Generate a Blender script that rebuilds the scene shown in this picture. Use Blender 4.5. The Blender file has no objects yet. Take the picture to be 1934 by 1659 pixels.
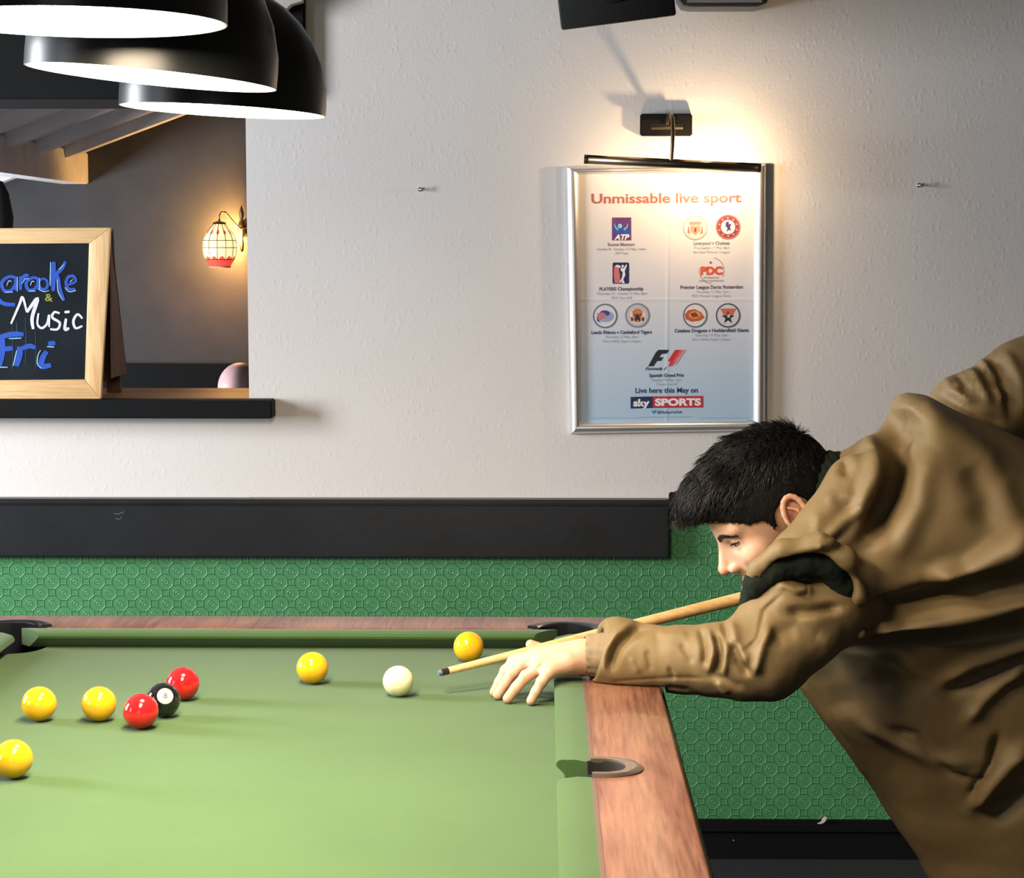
import bpy, bmesh, math, random
import numpy as np
from mathutils import Vector, Matrix, noise as mnoise
random.seed(7); np.random.seed(7)
C = bpy.context.scene.collection
PI = math.pi
# ------------------------------------------------------------------ camera, world, lights, exposure
F_PX = 3800.0
PITCH = math.atan((829.5-465)/F_PX); YAW = math.atan(58/F_PX); EYE = 1.5
cam_d = bpy.data.cameras.new('camera'); cam = bpy.data.objects.new('camera', cam_d); C.objects.link(cam)
cam_d.sensor_width = 36; cam_d.lens = F_PX*36/1934; cam_d.clip_start = .05
cam.location = (0,0,EYE); cam.rotation_euler = (PI/2-PITCH, 0, YAW)
bpy.context.scene.camera = cam
W = bpy.data.worlds.new('world'); bpy.context.scene.world = W; W.use_nodes = True
W.node_tree.nodes['Background'].inputs[0].default_value = (.6,.75,1,1)
W.node_tree.nodes['Background'].inputs[1].default_value = .3
vs = bpy.context.scene.view_settings
vs.view_transform = 'Standard'; vs.look = 'None'; vs.gamma = 1; vs.use_curve_mapping = False; vs.exposure = 0.15

def area(name, loc, rot, sx, sy, power, col, spread=PI):
    l = bpy.data.lights.new(name,'AREA'); l.shape='RECTANGLE'; l.size=sx; l.size_y=sy; l.energy=power; l.color=col; l.spread=spread
    o = bpy.data.objects.new(name,l); C.objects.link(o); o.location=loc; o.rotation_euler=rot; return o
def point(name, loc, power, col, r=.02):
    l = bpy.data.lights.new(name,'POINT'); l.energy=power; l.color=col; l.shadow_soft_size=r
    o = bpy.data.objects.new(name,l); C.objects.link(o); o.location=loc; return o
DAY = (.90,.94,1.0)
# daylight entering through the two windows of the left wall; an added, unseen fill light behind the camera
area('window_and_fill_light', (-3.34,3.45,1.62), (0,-PI/2,0), 1.3, .8, 140, DAY)
area('window_and_fill_light', (-3.34,1.25,1.62), (0,-PI/2,0), 1.3, .8, 16, DAY)
area('window_and_fill_light', (-.6,-2.34,1.6), (PI/2,0,0), 1.8, 1.3, 9, DAY)
area('far_room_daylight', (-3.3,6.3,1.25), (0,-PI/2-.35,0), 1.0, .8, 150, DAY)

# ------------------------------------------------------------------ helpers
def ray(px,py):
    x=(px-967)/F_PX; y=-(py-829.5)/F_PX
    fw=math.cos(PITCH)+y*math.sin(PITCH); up=-math.sin(PITCH)+y*math.cos(PITCH)
    return (x*math.cos(YAW)-fw*math.sin(YAW), x*math.sin(YAW)+fw*math.cos(YAW), up)
def P(px,py,Y):                      # the place a point has at distance Y from the camera
    r=ray(px,py); t=Y/r[1]; return Vector((r[0]*t,Y,EYE+r[2]*t))
def PZ(px,py,z):                     # the place a point has on the level plane z
    r=ray(px,py); t=(z-EYE)/r[2]; return Vector((r[0]*t,r[1]*t,z))

def lin(r,g,b):
    f=lambda c:(c/255/12.92) if c/255<=.04045 else ((c/255+.055)/1.055)**2.4
    return (f(r),f(g),f(b),1)
class NT:
    def __init__(s,name):
        s.m=bpy.data.materials.new(name); s.m.use_nodes=True; s.t=s.m.node_tree; s.b=s.t.nodes['Principled BSDF']
    def n(s,typ,**k):
        n=s.t.nodes.new(typ)
        for a,v in k.items(): setattr(n,a,v)
        return n
    def l(s,a,b): s.t.links.new(a,b)
    def math(s,op,a,b=None,c=None):
        n=s.n('ShaderNodeMath',operation=op)
        for i,v in enumerate((a,b,c)):
            if v is None: continue
            if isinstance(v,(int,float)): n.inputs[i].default_value=v
            else: s.l(v,n.inputs[i])
        return n.outputs[0]
    def coords(s,scale=(1,1,1)):
        tc=s.n('ShaderNodeTexCoord'); mp=s.n('ShaderNodeMapping'); mp.inputs['Scale'].default_value=scale
        s.l(tc.outputs['Object'],mp.inputs[0]); return mp.outputs[0]
    def noise(s,sc,det=3,scale=(1,1,1),rough=.5):
        n=s.n('ShaderNodeTexNoise'); n.inputs['Scale'].default_value=sc; n.inputs['Detail'].default_value=det; n.inputs['Roughness'].default_value=rough
        s.l(s.coords(scale),n.inputs['Vector']); return n.outputs['Fac']
    def ramp(s,f,stops):
        r=s.n('ShaderNodeValToRGB'); el=r.color_ramp.elements
        while len(el)<len(stops): el.new(.5)
        for e,(p,c) in zip(el,stops): e.position=p; e.color=c
        s.l(f,r.inputs[0]); return r.outputs[0]
    def bump(s,h,dist,strength=1):
        b=s.n('ShaderNodeBump'); b.inputs['Distance'].default_value=dist; b.inputs['Strength'].default_value=strength
        s.l(h,b.inputs['Height']); s.l(b.outputs[0],s.b.inputs['Normal']); return b
def mat(name,col,rough=.5,metal=0,var=.12,vs_=8,bump=0,bs=60,bscale=(1,1,1),spec=None,sheen=0,coat=0):
    t=NT(name); c=col if len(col)==4 else (*col,1)
    d=tuple(max(0,v*(1-var)) for v in c[:3])+(1,); e=tuple(min(1,v*(1+var)) for v in c[:3])+(1,)
    t.l(t.ramp(t.noise(vs_,4),[(.3,d),(.7,e)]),t.b.inputs['Base Color'])
    t.b.inputs['Roughness'].default_value=rough; t.b.inputs['Metallic'].default_value=metal
    if spec is not None: t.b.inputs['Specular IOR Level'].default_value=spec
    if sheen: t.b.inputs['Sheen Weight'].default_value=sheen; t.b.inputs['Sheen Roughness'].default_value=.5
    if coat: t.b.inputs['Coat Weight'].default_value=coat; t.b.inputs['Coat Roughness'].default_value=.08
    if bump: t.bump(t.noise(bs,4,bscale),bump)
    return t.m
def emis(name,col,strength):
    t=NT(name); t.b.inputs['Base Color'].default_value=(*col[:3],1); t.b.inputs['Emission Color'].default_value=(*col[:3],1)
    t.b.inputs['Emission Strength'].default_value=strength; return t.m

# geometry buffers -------------------------------------------------
class MB:
    def __init__(s): s.v=[]; s.f=[]
    def add(s,vs,fs):
        n=len(s.v); s.v+= [tuple(v) for v in vs]; s.f+=[tuple(i+n for i in f) for f in fs]; return s
    def box(s,a,b,bev=0):
        x0,y0,z0=a; x1,y1,z1=b
        if bev<=0:
            return s.add([(x0,y0,z0),(x1,y0,z0),(x1,y1,z0),(x0,y1,z0),(x0,y0,z1),(x1,y0,z1),(x1,y1,z1),(x0,y1,z1)],
              [(0,3,2,1),(4,5,6,7),(0,1,5,4),(1,2,6,5),(2,3,7,6),(3,0,4,7)])
        bm=bmesh.new(); bmesh.ops.create_cube(bm,size=1)
        for v in bm.verts: v.co=Vector(((x0+x1)/2+v.co.x*(x1-x0),(y0+y1)/2+v.co.y*(y1-y0),(z0+z1)/2+v.co.z*(z1-z0)))
        bmesh.ops.bevel(bm,geom=list(bm.edges),offset=bev,segments=2,affect='EDGES')
        bm.verts.index_update(); s.add([v.co[:] for v in bm.verts],[[v.index for v in f.verts] for f in bm.faces]); bm.free(); return s
    def tube(s,pts,rads,seg=12,cap=True):
        pts=[Vector(p) for p in pts]; n=len(pts)
        if not hasattr(rads,'__len__'): rads=[rads]*n
        base=len(s.v); up=None
        for i,p in enumerate(pts):
            t=(pts[min(i+1,n-1)]-pts[max(i-1,0)]).normalized()
            if up is None: up=t.orthogonal().normalized()
            up=(up-t*up.dot(t)).normalized(); w=t.cross(up)
            for k in range(seg):
                a=2*PI*k/seg; s.v.append(tuple(p+(up*math.cos(a)+w*math.sin(a))*rads[i]))
        for i in range(n-1):
            for k in range(seg):
                a=base+i*seg+k; b=base+i*seg+(k+1)%seg; s.f.append((a,b,b+seg,a+seg))
        if cap:
            s.f.append(tuple(base+k for k in range(seg))[::-1]); s.f.append(tuple(base+(n-1)*seg+k for k in range(seg)))
        return s
    def lathe(s,prof,c=(0,0,0),seg=48,M=None,close=False):
        base=len(s.v); c=Vector(c)
        for r,h in prof:
            for k in range(seg):
                a=2*PI*k/seg; v=Vector((r*math.cos(a),r*math.sin(a),h))
                if M is not None: v=M@v
                s.v.append(tuple(c+v))
        n=len(prof)
        for i in range(n-1+(1 if close else 0)):
            j=(i+1)%n
            for k in range(seg):
                k2=(k+1)%seg; s.f.append((base+i*seg+k,base+i*seg+k2,base+j*seg+k2,base+j*seg+k))
        return s
    def prism(s,poly,y0,y1,axis='y'):
        n=len(poly); base=len(s.v)
        for y in (y0,y1):
            for a,b in poly: s.v.append((a,y,b) if axis=='y' else ((a,b,y) if axis=='z' else (y,a,b)))
        s.f.append(tuple(base+i for i in range(n))); s.f.append(tuple(base+n+i for i in range(n))[::-1])
        for i in range(n):
            j=(i+1)%n; s.f.append((base+i,base+n+i,base+n+j,base+j))
        return s
    def build(s,name,m,parent=None,smooth=False,auto=None):
        me=bpy.data.meshes.new(name); me.from_pydata(s.v,[],s.f); me.validate()
        bm=bmesh.new(); bm.from_mesh(me); bmesh.ops.remove_doubles(bm,verts=bm.verts,dist=1e-6); bmesh.ops.recalc_face_normals(bm,faces=bm.faces); bm.to_mesh(me); bm.free()
        return link(name,me,m,parent,smooth,auto)
def link(name,me,m,parent=None,smooth=False,auto=None):
    o=bpy.data.objects.new(name,me); C.objects.link(o)
    if m: me.materials.append(m)
    if smooth or auto:
        me.polygons.foreach_set('use_smooth',[True]*len(me.polygons))
        if auto: me.set_sharp_from_angle(angle=math.radians(auto))
    if parent:
        o.parent=parent; o.matrix_parent_inverse=pw(parent).inverted()
    return o
def pw(o):
    m=o.matrix_basis.copy()
    return m if o.parent is None else pw(o.parent)@o.matrix_parent_inverse@m
def tag(o,label=None,cat=None,group=None,kind=None):
    if label:o['label']=label
    if cat:o['category']=cat
    if group:o['group']=group
    if kind:o['kind']=kind
    return o
def thing(name,label,cat,loc=(0,0,0),group=None):
    o=bpy.data.objects.new(name,None); C.objects.link(o); o.location=loc; o.empty_display_size=.05
    return tag(o,label,cat,group)
def struct(o): o['kind']='structure'; return o
def evalmesh(o):
    dg=bpy.context.evaluated_depsgraph_get(); return bpy.data.meshes.new_from_object(o.evaluated_get(dg))
def cut(o,cutters):
    for c in cutters:
        m=o.modifiers.new('b','BOOLEAN'); m.object=c; m.operation='DIFFERENCE'; m.solver='EXACT'
    bpy.context.view_layer.update(); me=evalmesh(o); o.modifiers.clear(); o.data=me
    return o

# signed distance toolkit + surface nets: organic forms as one continuous skin
class Field:
    def __init__(s,lo,hi,res):
        s.lo=np.array(lo,float); s.res=res; s.n=np.ceil((np.array(hi)-s.lo)/res).astype(int)+1
        s.ax=[s.lo[i]+np.arange(s.n[i])*res for i in range(3)]
        s.D=np.full(tuple(s.n),.05,np.float32)
    def sub(s,lo,hi,m):
        sl=[]
        for i in range(3):
            a=int(max(0,math.floor((lo[i]-m-s.lo[i])/s.res))); b=int(min(s.n[i],math.ceil((hi[i]+m-s.lo[i])/s.res)+1)); sl.append(slice(a,max(a,b)))
        g=np.meshgrid(*[s.ax[i][sl[i]] for i in range(3)],indexing='ij',sparse=True); return tuple(sl),g
    def comb(s,sl,d,k,op):
        A=s.D[sl]; d=d.astype(np.float32)
        if op=='cut': A_,B_=-A,d
        else: A_,B_=A,d
        if op=='and': A_,B_=-A,-d
        if k>0:
            h=np.clip(.5+.5*(A_-B_)/k,0,1); r=A_*(1-h)+B_*h-k*h*(1-h)
        else: r=np.minimum(A_,B_)
        s.D[sl]= -r if op in('cut','and') else r
    def cone(s,a,b,ra,rb,k=.01,op='add'):
        a=np.array(a,float); b=np.array(b,float); R=max(ra,rb)
        sl,g=s.sub(np.minimum(a,b)-R,np.maximum(a,b)+R,k+.03)
        ab=b-a; L=float(ab@ab)+1e-12
        p=[g[i]-a[i] for i in range(3)]
        t=np.clip((p[0]*ab[0]+p[1]*ab[1]+p[2]*ab[2])/L,0,1)
        d=np.sqrt(sum((p[i]-t*ab[i])**2 for i in range(3)))-(ra+(rb-ra)*t); s.comb(sl,d,k,op)
    def chain(s,pts,k=.01,op='add'):
        for p,q in zip(pts[:-1],pts[1:]): s.cone(p[0],q[0],p[1],q[1],k,op)
    def ell(s,c,r,k=.01,op='add',R=None):
        c=np.array(c,float); r=np.array(r,float); m=r.max(); sl,g=s.sub(c-m,c+m,k+.03)
        p=[g[i]-c[i] for i in range(3)]
        if R is not None:
            p=[sum(R[j][i]*p[j] for j in range(3)) for i in range(3)]
        q=np.sqrt(sum((p[i]/r[i])**2 for i in range(3))); q2=np.sqrt(sum((p[i]/r[i]**2)**2 for i in range(3)))+1e-9
        s.comb(sl,q*(q-1)/q2,k,op)
    def plane(s,n,off,k=.003):             # keep n.p < off
        g=np.meshgrid(*s.ax,indexing='ij',sparse=True); s.comb((slice(None),)*3,n[0]*g[0]+n[1]*g[1]+n[2]*g[2]-off+0*s.D,k,'and')
    def mesh(s):
        D=s.D; S=D<0; nx,ny,nz=D.shape
        cs=np.zeros((nx-1,ny-1,nz-1),np.int8)
        for a in(0,1):
            for b in(0,1):
                for c in(0,1): cs+=S[a:nx-1+a,b:ny-1+b,c:nz-1+c]
        act=(cs>0)&(cs<8); idx=-np.ones(act.shape,np.int64); I=np.argwhere(act); idx[act]=np.arange(len(I))
        pos=np.zeros((len(I),3)); cnt=np.zeros(len(I))
        cor=[(a,b,c) for a in(0,1) for b in(0,1) for c in(0,1)]
        for a in cor:
            for ax in range(3):
                if a[ax]: continue
                b=list(a); b[ax]=1
                da=D[I[:,0]+a[0],I[:,1]+a[1],I[:,2]+a[2]]; db=D[I[:,0]+b[0],I[:,1]+b[1],I[:,2]+b[2]]
                m=(da<0)!=(db<0); t=np.where(m,da/(da-db+1e-20),0)
                e=np.tile(np.array(a,float),(len(I),1)); e[:,ax]=t
                pos[m]+=e[m]; cnt[m]+=1
        V=s.lo+(I+pos/cnt[:,None])*s.res
        Fs=[]
        for ax in range(3):
            o=[i for i in range(3) if i!=ax]
            slA=[slice(None)]*3; slB=[slice(None)]*3; slA[ax]=slice(0,-1); slB[ax]=slice(1,None)
            for q in o: slA[q]=slice(1,-1); slB[q]=slice(1,-1)
            sa=S[tuple(slA)]; sb=S[tuple(slB)]
            E=np.argwhere(sa!=sb)
            if not len(E): continue
            sg=sa[E[:,0],E[:,1],E[:,2]]; E=E.copy()
            for q in o: E[:,q]+=1
            def cell(d0,d1):
                e=E.copy(); e[:,o[0]]-=d0; e[:,o[1]]-=d1; return idx[e[:,0],e[:,1],e[:,2]]
            q=np.stack([cell(1,1),cell(0,1),cell(0,0),cell(1,0)],1)
            flip=sg if ax!=1 else ~sg
            q[~flip]=q[~flip][:,::-1]; Fs.append(q)
        return V,np.concatenate(Fs)
def np_link(name,V,Fq,m,parent=None,kill_small=True):
    me=bpy.data.meshes.new(name); me.vertices.add(len(V)); me.vertices.foreach_set('co',np.asarray(V,np.float32).ravel())
    me.loops.add(Fq.size); me.loops.foreach_set('vertex_index',Fq.ravel().astype(np.int32))
    me.polygons.add(len(Fq)); me.polygons.foreach_set('loop_start',np.arange(0,Fq.size,4,dtype=np.int32))
    me.update(calc_edges=True); me.validate()
    return link(name,me,m,parent,smooth=True)
def vnormals(V,Fq):
    a=V[Fq[:,0]];b=V[Fq[:,1]];c=V[Fq[:,2]];d=V[Fq[:,3]]; n=np.cross(c-a,d-b); N=np.zeros_like(V)
    for i in range(4): np.add.at(N,Fq[:,i],n)
    return N/(np.linalg.norm(N,axis=1,keepdims=True)+1e-12)
def smoothmesh(V,Fq,it,f=.5):
    for _ in range(it):
        A=np.zeros_like(V); c=np.zeros(len(V))
        for i in range(4):
            for j in((i+1)%4,(i-1)%4): np.add.at(A,Fq[:,i],V[Fq[:,j]]); np.add.at(c,Fq[:,i],1)
        V=V+(A/c[:,None]-V)*f
    return V
def polydist(X,Z,pts):
    d=np.full(X.shape,9.); T=np.zeros(X.shape); L=0
    seg=[math.hypot(q[0]-p[0],q[1]-p[1]) for p,q in zip(pts[:-1],pts[1:])]; tot=sum(seg)
    for (p,q,l) in zip(pts[:-1],pts[1:],seg):
        ax,az=q[0]-p[0],q[1]-p[1]; t=np.clip(((X-p[0])*ax+(Z-p[1])*az)/(l*l+1e-12),0,1)
        dd=np.hypot(X-p[0]-t*ax,Z-p[1]-t*az); m=dd<d; d=np.where(m,dd,d); T=np.where(m,(L+t*l)/tot,T); L+=l
    return d,T
def folds(V,N,lst,Y,dirn=(0,-1,0),face=.15):
    """press or raise cloth folds: each = (points, width, height) along a line on the near side of the cloth"""
    w=np.clip((-N[:,1]-face+.3)/.5,0,1); out=V.copy(); tot=np.zeros(len(V))
    for pts,wd,h in lst:
        pp=[(lambda q:(q.x,q.z))(P(a,b,Y)) for a,b in pts]
        d,T=polydist(V[:,0],V[:,2],pp); taper=np.clip(np.minimum(T,1-T)*5+.15,0,1)
        tot+=h*np.exp(-(d/(wd/1240.))**(3 if abs(h)>.025 else 2))*taper
    out+=(N*.5+np.array(dirn)*.5)*(tot*w)[:,None]
    return out

# ------------------------------------------------------------------ materials
def wall_mat():
    t=NT('white_textured_paint')
    t.l(t.ramp(t.noise(1.3,3),[(.3,lin(226,221,217)),(.7,lin(233,229,226))]),t.b.inputs['Base Color'])
    t.b.inputs['Roughness'].default_value=.75
    a=t.noise(120,3); v=t.n('ShaderNodeTexVoronoi'); v.inputs['Scale'].default_value=75; t.l(t.coords((1,1,.6)),v.inputs['Vector'])
    blob=t.math('LESS_THAN',v.outputs['Distance'],.22); sm=t.math('SMOOTH_MIN',t.math('MULTIPLY',t.math('SUBTRACT',.42,v.outputs['Distance']),2.2),.45,.2)
    sel=t.math('GREATER_THAN',t.noise(16,2),.52); sm=t.math('MAXIMUM',sm,0)
    h=t.math('ADD',t.math('MULTIPLY',t.math('MULTIPLY',sm,sel),.8),t.math('MULTIPLY',a,.7))
    h=t.math('ADD',h,t.math('MULTIPLY',t.noise(9,2),1.2))
    t.bump(h,.0009,.6); return t.m
def anaglypta_mat():
    t=NT('green_embossed_wallpaper')
    t.l(t.ramp(t.noise(3,3),[(.3,lin(74,140,92)),(.7,lin(82,150,100))]),t.b.inputs['Base Color'])
    t.b.inputs['Roughness'].default_value=.42
    tc=t.n('ShaderNodeTexCoord'); sp=t.n('ShaderNodeSeparateXYZ'); t.l(tc.outputs['Object'],sp.inputs[0])
    a=.0560; b=.0545
    def lat(off):
        u=t.math('SUBTRACT',t.math('FRACT',t.math('ADD',t.math('DIVIDE',sp.outputs[0],a),20+off)),.5)
        v=t.math('SUBTRACT',t.math('FRACT',t.math('ADD',t.math('DIVIDE',sp.outputs[2],b),20+off)),.5)
        u=t.math('ABSOLUTE',t.math('MULTIPLY',u,a)); v=t.math('ABSOLUTE',t.math('MULTIPLY',v,b))
        r=t.math('SQRT',t.math('ADD',t.math('MULTIPLY',u,u),t.math('MULTIPLY',v,v))); return u,v,r
    u0,v0,r0=lat(0); u1,v1,r1=lat(.5)
    def motif(u,v,r):
        di=t.math('MULTIPLY',t.math('ADD',u,v),.7071)                       # diamond distance
        oc=t.math('MAXIMUM',t.math('MAXIMUM',u,v),di)                        # octagon
        oc=t.math('ADD',t.math('MULTIPLY',oc,.4),t.math('MULTIPLY',r,.6))
        def ring(x,c,w): return t.math('MAXIMUM',t.math('SUBTRACT',1,t.math('DIVIDE',t.math('ABSOLUTE',t.math('SUBTRACT',x,c)),w)),0)
        h=ring(oc,.0199,.0022)
        h=t.math('ADD',h,t.math('MULTIPLY',ring(r,.0075,.0014),.6))
        h=t.math('ADD',h,t.math('MULTIPLY',ring(r,0,.003),.8))
        sq=t.math('MAXIMUM',t.math('ABSOLUTE',t.math('SUBTRACT',u,.028)),v)
        return t.math('ADD',h,t.math('MULTIPLY',ring(sq,.0032,.0014),.12))
    sel=t.math('LESS_THAN',r0,r1)
    h=t.math('ADD',t.math('MULTIPLY',motif(u0,v0,r0),sel),t.math('MULTIPLY',motif(u1,v1,r1),t.math('SUBTRACT',1,sel)))
    h=t.math('ADD',h,t.math('MULTIPLY',t.noise(150,3),.35))
    t.bump(h,.0019,.85); return t.m
def cloth_mat():
    t=NT('green_table_cloth')
    f=t.math('ADD',t.math('MULTIPLY',t.noise(5,3),.5),t.math('MULTIPLY',t.noise(420,2),.5))
    t.l(t.ramp(f,[(.3,(.044,.094,.030,1)),(.7,(.056,.115,.038,1))]),t.b.inputs['Base Color'])
    t.b.inputs['Roughness'].default_value=.95; t.b.inputs['Specular IOR Level'].default_value=.1
    t.b.inputs['Sheen Weight'].default_value=.15
    t.bump(t.noise(700,2),.0004,.6); return t.m
def wood_mat(name,c0,c1,rough,axis,sc=1.0,coat=0,bump=.0003):
    t=NT(name); s={'x':(.12,1,1),'y':(1,.12,1),'z':(1,1,.12)}[axis]
    s2=tuple(v*v if v<1 else v for v in s); g=t.noise(150*sc,4,tuple(.06 if v<1 else 1 for v in s),.6); g2=t.noise(14*sc,3,tuple(.10 if v<1 else 1 for v in s))
    f=t.math('ADD',t.math('MULTIPLY',g,.55),t.math('MULTIPLY',g2,.45))
    t.l(t.ramp(f,[(.40,c0),(.60,c1)]),t.b.inputs['Base Color']); t.b.inputs['Roughness'].default_value=rough
    if coat: t.b.inputs['Coat Weight'].default_value=coat; t.b.inputs['Coat Roughness'].default_value=.25
    t.bump(t.noise(190*sc,5,s),bump); return t.m
M={}
M['wall']=wall_mat(); M['paper']=anaglypta_mat(); M['cloth']=cloth_mat()
M['black_paint']=mat('black_satin_paint',(.014,.016,.019),.38,var=.15,bump=.0004,bs=40)
M['black_wood']=mat('black_painted_wood',(.006,.007,.008),.7,spec=.15,bump=.0005,bs=50)
M['rail']=wood_mat('mahogany_rail',lin(98,60,47),lin(140,99,81),.36,'y',coat=.35)
M['rail_side']=mat('dark_edge',(.012,.011,.012),.4)
M['plastic']=mat('black_pocket_plastic',(.010,.011,.016),.18,spec=.6)
M['void']=mat('pocket_lining',(.006,.006,.006),.9)
M['strip']=mat('grey_brown_strip',lin(98,78,72),.4)
M['pewter']=mat('pewter_grey_plastic',lin(120,108,100),.3,metal=.4)
M['carpet']=mat('dark_carpet',lin(36,38,42),.95,var=.3,vs_=300,bump=.002,bs=500)
M['ceil']=mat('ceiling_paint',lin(205,202,195),.9,bump=.0008,bs=60)
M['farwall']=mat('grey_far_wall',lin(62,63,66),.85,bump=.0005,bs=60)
M['white_wood']=mat('white_painted_rafter',lin(215,215,220),.6,bump=.0005,bs=40)
M['lamp_black']=mat('glossy_black_enamel',(.010,.012,.013),.34,spec=.4,coat=0,var=.05)
M['dark_paint']=mat('dark_brown_paint',(.10,.08,.065),.8)
M['lamp_in']=mat('white_enamel',(.9,.88,.84),.3,var=.02)
M['diffuser']=emis('lamp_diffuser',(1,.83,.62),14)
M['chrome']=mat('brushed_metal',(.55,.53,.5),.28,metal=1,var=.05)
M['brass']=mat('antique_brass',(.26,.20,.13),.32,metal=1,var=.2)
M['alu']=mat('satin_aluminium',(.78,.77,.78),.34,metal=.75,var=.03)
M['pine']=wood_mat('pine_frame',lin(216,170,116),lin(240,204,150),.5,'z')
M['pine_x']=wood_mat('pine_frame_across',lin(216,170,116),lin(240,204,150),.5,'x')
M['pine_dark']=wood_mat('brown_board_edge',lin(70,48,36),lin(104,74,54),.6,'z')
M['slate']=mat('blackboard',(.009,.014,.020),.75,spec=.15,var=.35,vs_=6)
M['counter']=wood_mat('brown_counter',lin(120,84,58),lin(160,118,84),.5,'x',coat=0)
M['cue_wood']=wood_mat('ash_cue',lin(214,172,112),lin(236,200,146),.35,'x',coat=.3,bump=.0001)
M['leather']=mat('blue_tip',lin(90,110,130),.8)
M['ferrule']=mat('dark_ferrule',(.03,.018,.015),.3)

# ------------------------------------------------------------------ the room
WY=4.865
OX=-.713                                  # right edge of the serving opening
SILL=1.132; HEAD=1.848
b=MB()
b.box((OX,WY,.89),(2.6,WY+.30,2.75)); b.box((-3.4,WY,0),(OX,WY+.30,1.09)); b.box((-3.4,WY,HEAD+.06),(OX,WY+.30,2.75)); b.box((-3.4,WY,.9),(-2.3,WY+.3,HEAD+.1))
b.box((OX,WY+.001,0),(2.6,WY+.30,.9))
struct(b.build('wall_back',M['wall']))
struct(MB().box((-3.4,WY-.004,.09),(2.6,WY+.0005,.845)).build('wall_panel',M['paper'])).name='wall_wainscot'
# dado board: thick black board, left of x=1262, then a thinner rail
e=P(1262,942,WY).x
b=MB(); b.box((-3.4,WY-.035,.747),(e,WY-.001,.878),.003); b.box((-3.4,WY-.045,.876),(e+.002,WY-.001,.890),.004)
o=struct(b.build('trim_1',M['black_paint']))
b=MB(); b.box((e+.001,WY-.018,.838),(2.6,WY-.001,.905),.003)
struct(b.build('trim_2',M['black_wood']))
# skirting
b=MB(); b.box((-3.4,WY-.022,0),(2.6,WY-.001,.062),.002); b.box((-3.4,WY-.030,.060),(2.6,WY-.001,.094),.008); b.box((-3.4,WY-.034,-.0),(2.6,WY-.001,.008))
struct(b.build('baseboard_back',M['black_wood']))
# opening: beam, sill
b=MB(); b.box((-3.4,WY-.03,HEAD),(-.566,WY+.30,2.22),.004)
struct(b.build('trim_3',M['black_wood']))
b=MB(); b.box((-3.3,WY-.07,SILL-.044),(P(513,770,WY-.07).x,WY-.001,SILL),.003)
struct(b.build('trim_4',M['black_wood']))
b=MB(); b.box((-3.3,WY-.001,SILL-.04),(OX,WY+.36,SILL-.0005),.002)
struct(b.build('trim_5',M['counter']))
struct(MB().box((-3.5,-2.5,-.05),(2.7,9,0)).build('floor',M['carpet']))
struct(MB().box((-3.5,-2.5,2.75),(2.7,WY+.3,2.8)).build('ceiling',M['dark_paint']))
struct(MB().box((2.6,-2.5,0),(2.7,WY,2.75)).build('wall_right',M['dark_paint']))
def wall_with_window(name,axis,pos,u0,u1,wins,z1=2.75,th=.1):
    b=MB(); us=[u0]
    def seg(a,c,z0,z):
        if axis=='x': b.box((pos-th,a,z0),(pos,c,z))
        else: b.box((a,pos-th,z0),(c,pos,z))
    u=u0
    for (a,c,za,zb) in wins:
        seg(u,a,0,z1); seg(a,c,0,za); seg(a,c,zb,z1); u=c
    seg(u,u1,0,z1); struct(b.build(name,M['dark_paint']))
wall_with_window('wall_left','x',-3.4,-2.5,WY+.3,[(.85,1.65,.97,2.27),(3.05,3.85,.97,2.27)])
wall_with_window('wall_front','y',-2.4,-3.4,2.6,[(-1.5,.3,.95,2.25)])
def winframe(n,axis,pos,a,c,za,zb):
    b=MB(); w=.045
    def bx(u0,u1,z0,z1):
        if axis=='x': b.box((pos-.07,u0,z0),(pos-.03,u1,z1),.004)
        else: b.box((u0,pos-.07,z0),(u1,pos-.03,z1),.004)
    bx(a,a+w,za,zb); bx(c-w,c,za,zb); bx(a+w,c-w,za,za+w); bx(a+w,c-w,zb-w,zb); m=(a+c)/2; bx(m-.02,m+.02,za+w,zb-w)
    struct(b.build('window_%d'%n,M['white_wood']))
winframe(1,'x',-3.4,.85,1.65,.97,2.27); winframe(2,'x',-3.4,3.05,3.85,.97,2.27); winframe(3,'y',-2.4,-1.5,.3,.95,2.25)  # the third one is made up, to hold the fill light

# ------------------------------------------------------------------ the room behind the opening
FY=7.8
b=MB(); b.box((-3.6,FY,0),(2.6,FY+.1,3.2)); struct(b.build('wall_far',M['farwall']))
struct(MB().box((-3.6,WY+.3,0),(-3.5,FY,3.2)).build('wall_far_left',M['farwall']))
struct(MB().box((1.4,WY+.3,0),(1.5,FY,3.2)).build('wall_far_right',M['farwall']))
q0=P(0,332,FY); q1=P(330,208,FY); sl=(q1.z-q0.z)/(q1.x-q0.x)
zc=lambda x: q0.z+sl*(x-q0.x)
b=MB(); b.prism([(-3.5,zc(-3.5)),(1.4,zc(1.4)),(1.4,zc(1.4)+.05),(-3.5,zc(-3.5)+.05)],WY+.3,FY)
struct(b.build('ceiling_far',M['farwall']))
for i in range(6):
    y=7.45-i*.40
    b=MB(); b.prism([(-3.4,zc(-3.4)-.075),(1.3,zc(1.3)-.075),(1.3,zc(1.3)),(-3.4,zc(-3.4))],y-.03,y+.03)
    o=struct(b.build('trim_%d'%(i+6),M['white_wood']))
b=MB(); pq=P(130,275,FY-.1); b.box((pq.x-.05,WY+.35,zc(pq.x)-.14),(pq.x+.05,FY,zc(pq.x)-.02),.004)
struct(b.build('trim_12',M['white_wood']))
b=MB(); zt=P(300,688,FY-.06).z; b.box((-3.5,FY-.06,0),(1.4,FY-.001,zt),.004); struct(b.build('trim_13',M['black_wood']))

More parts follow.
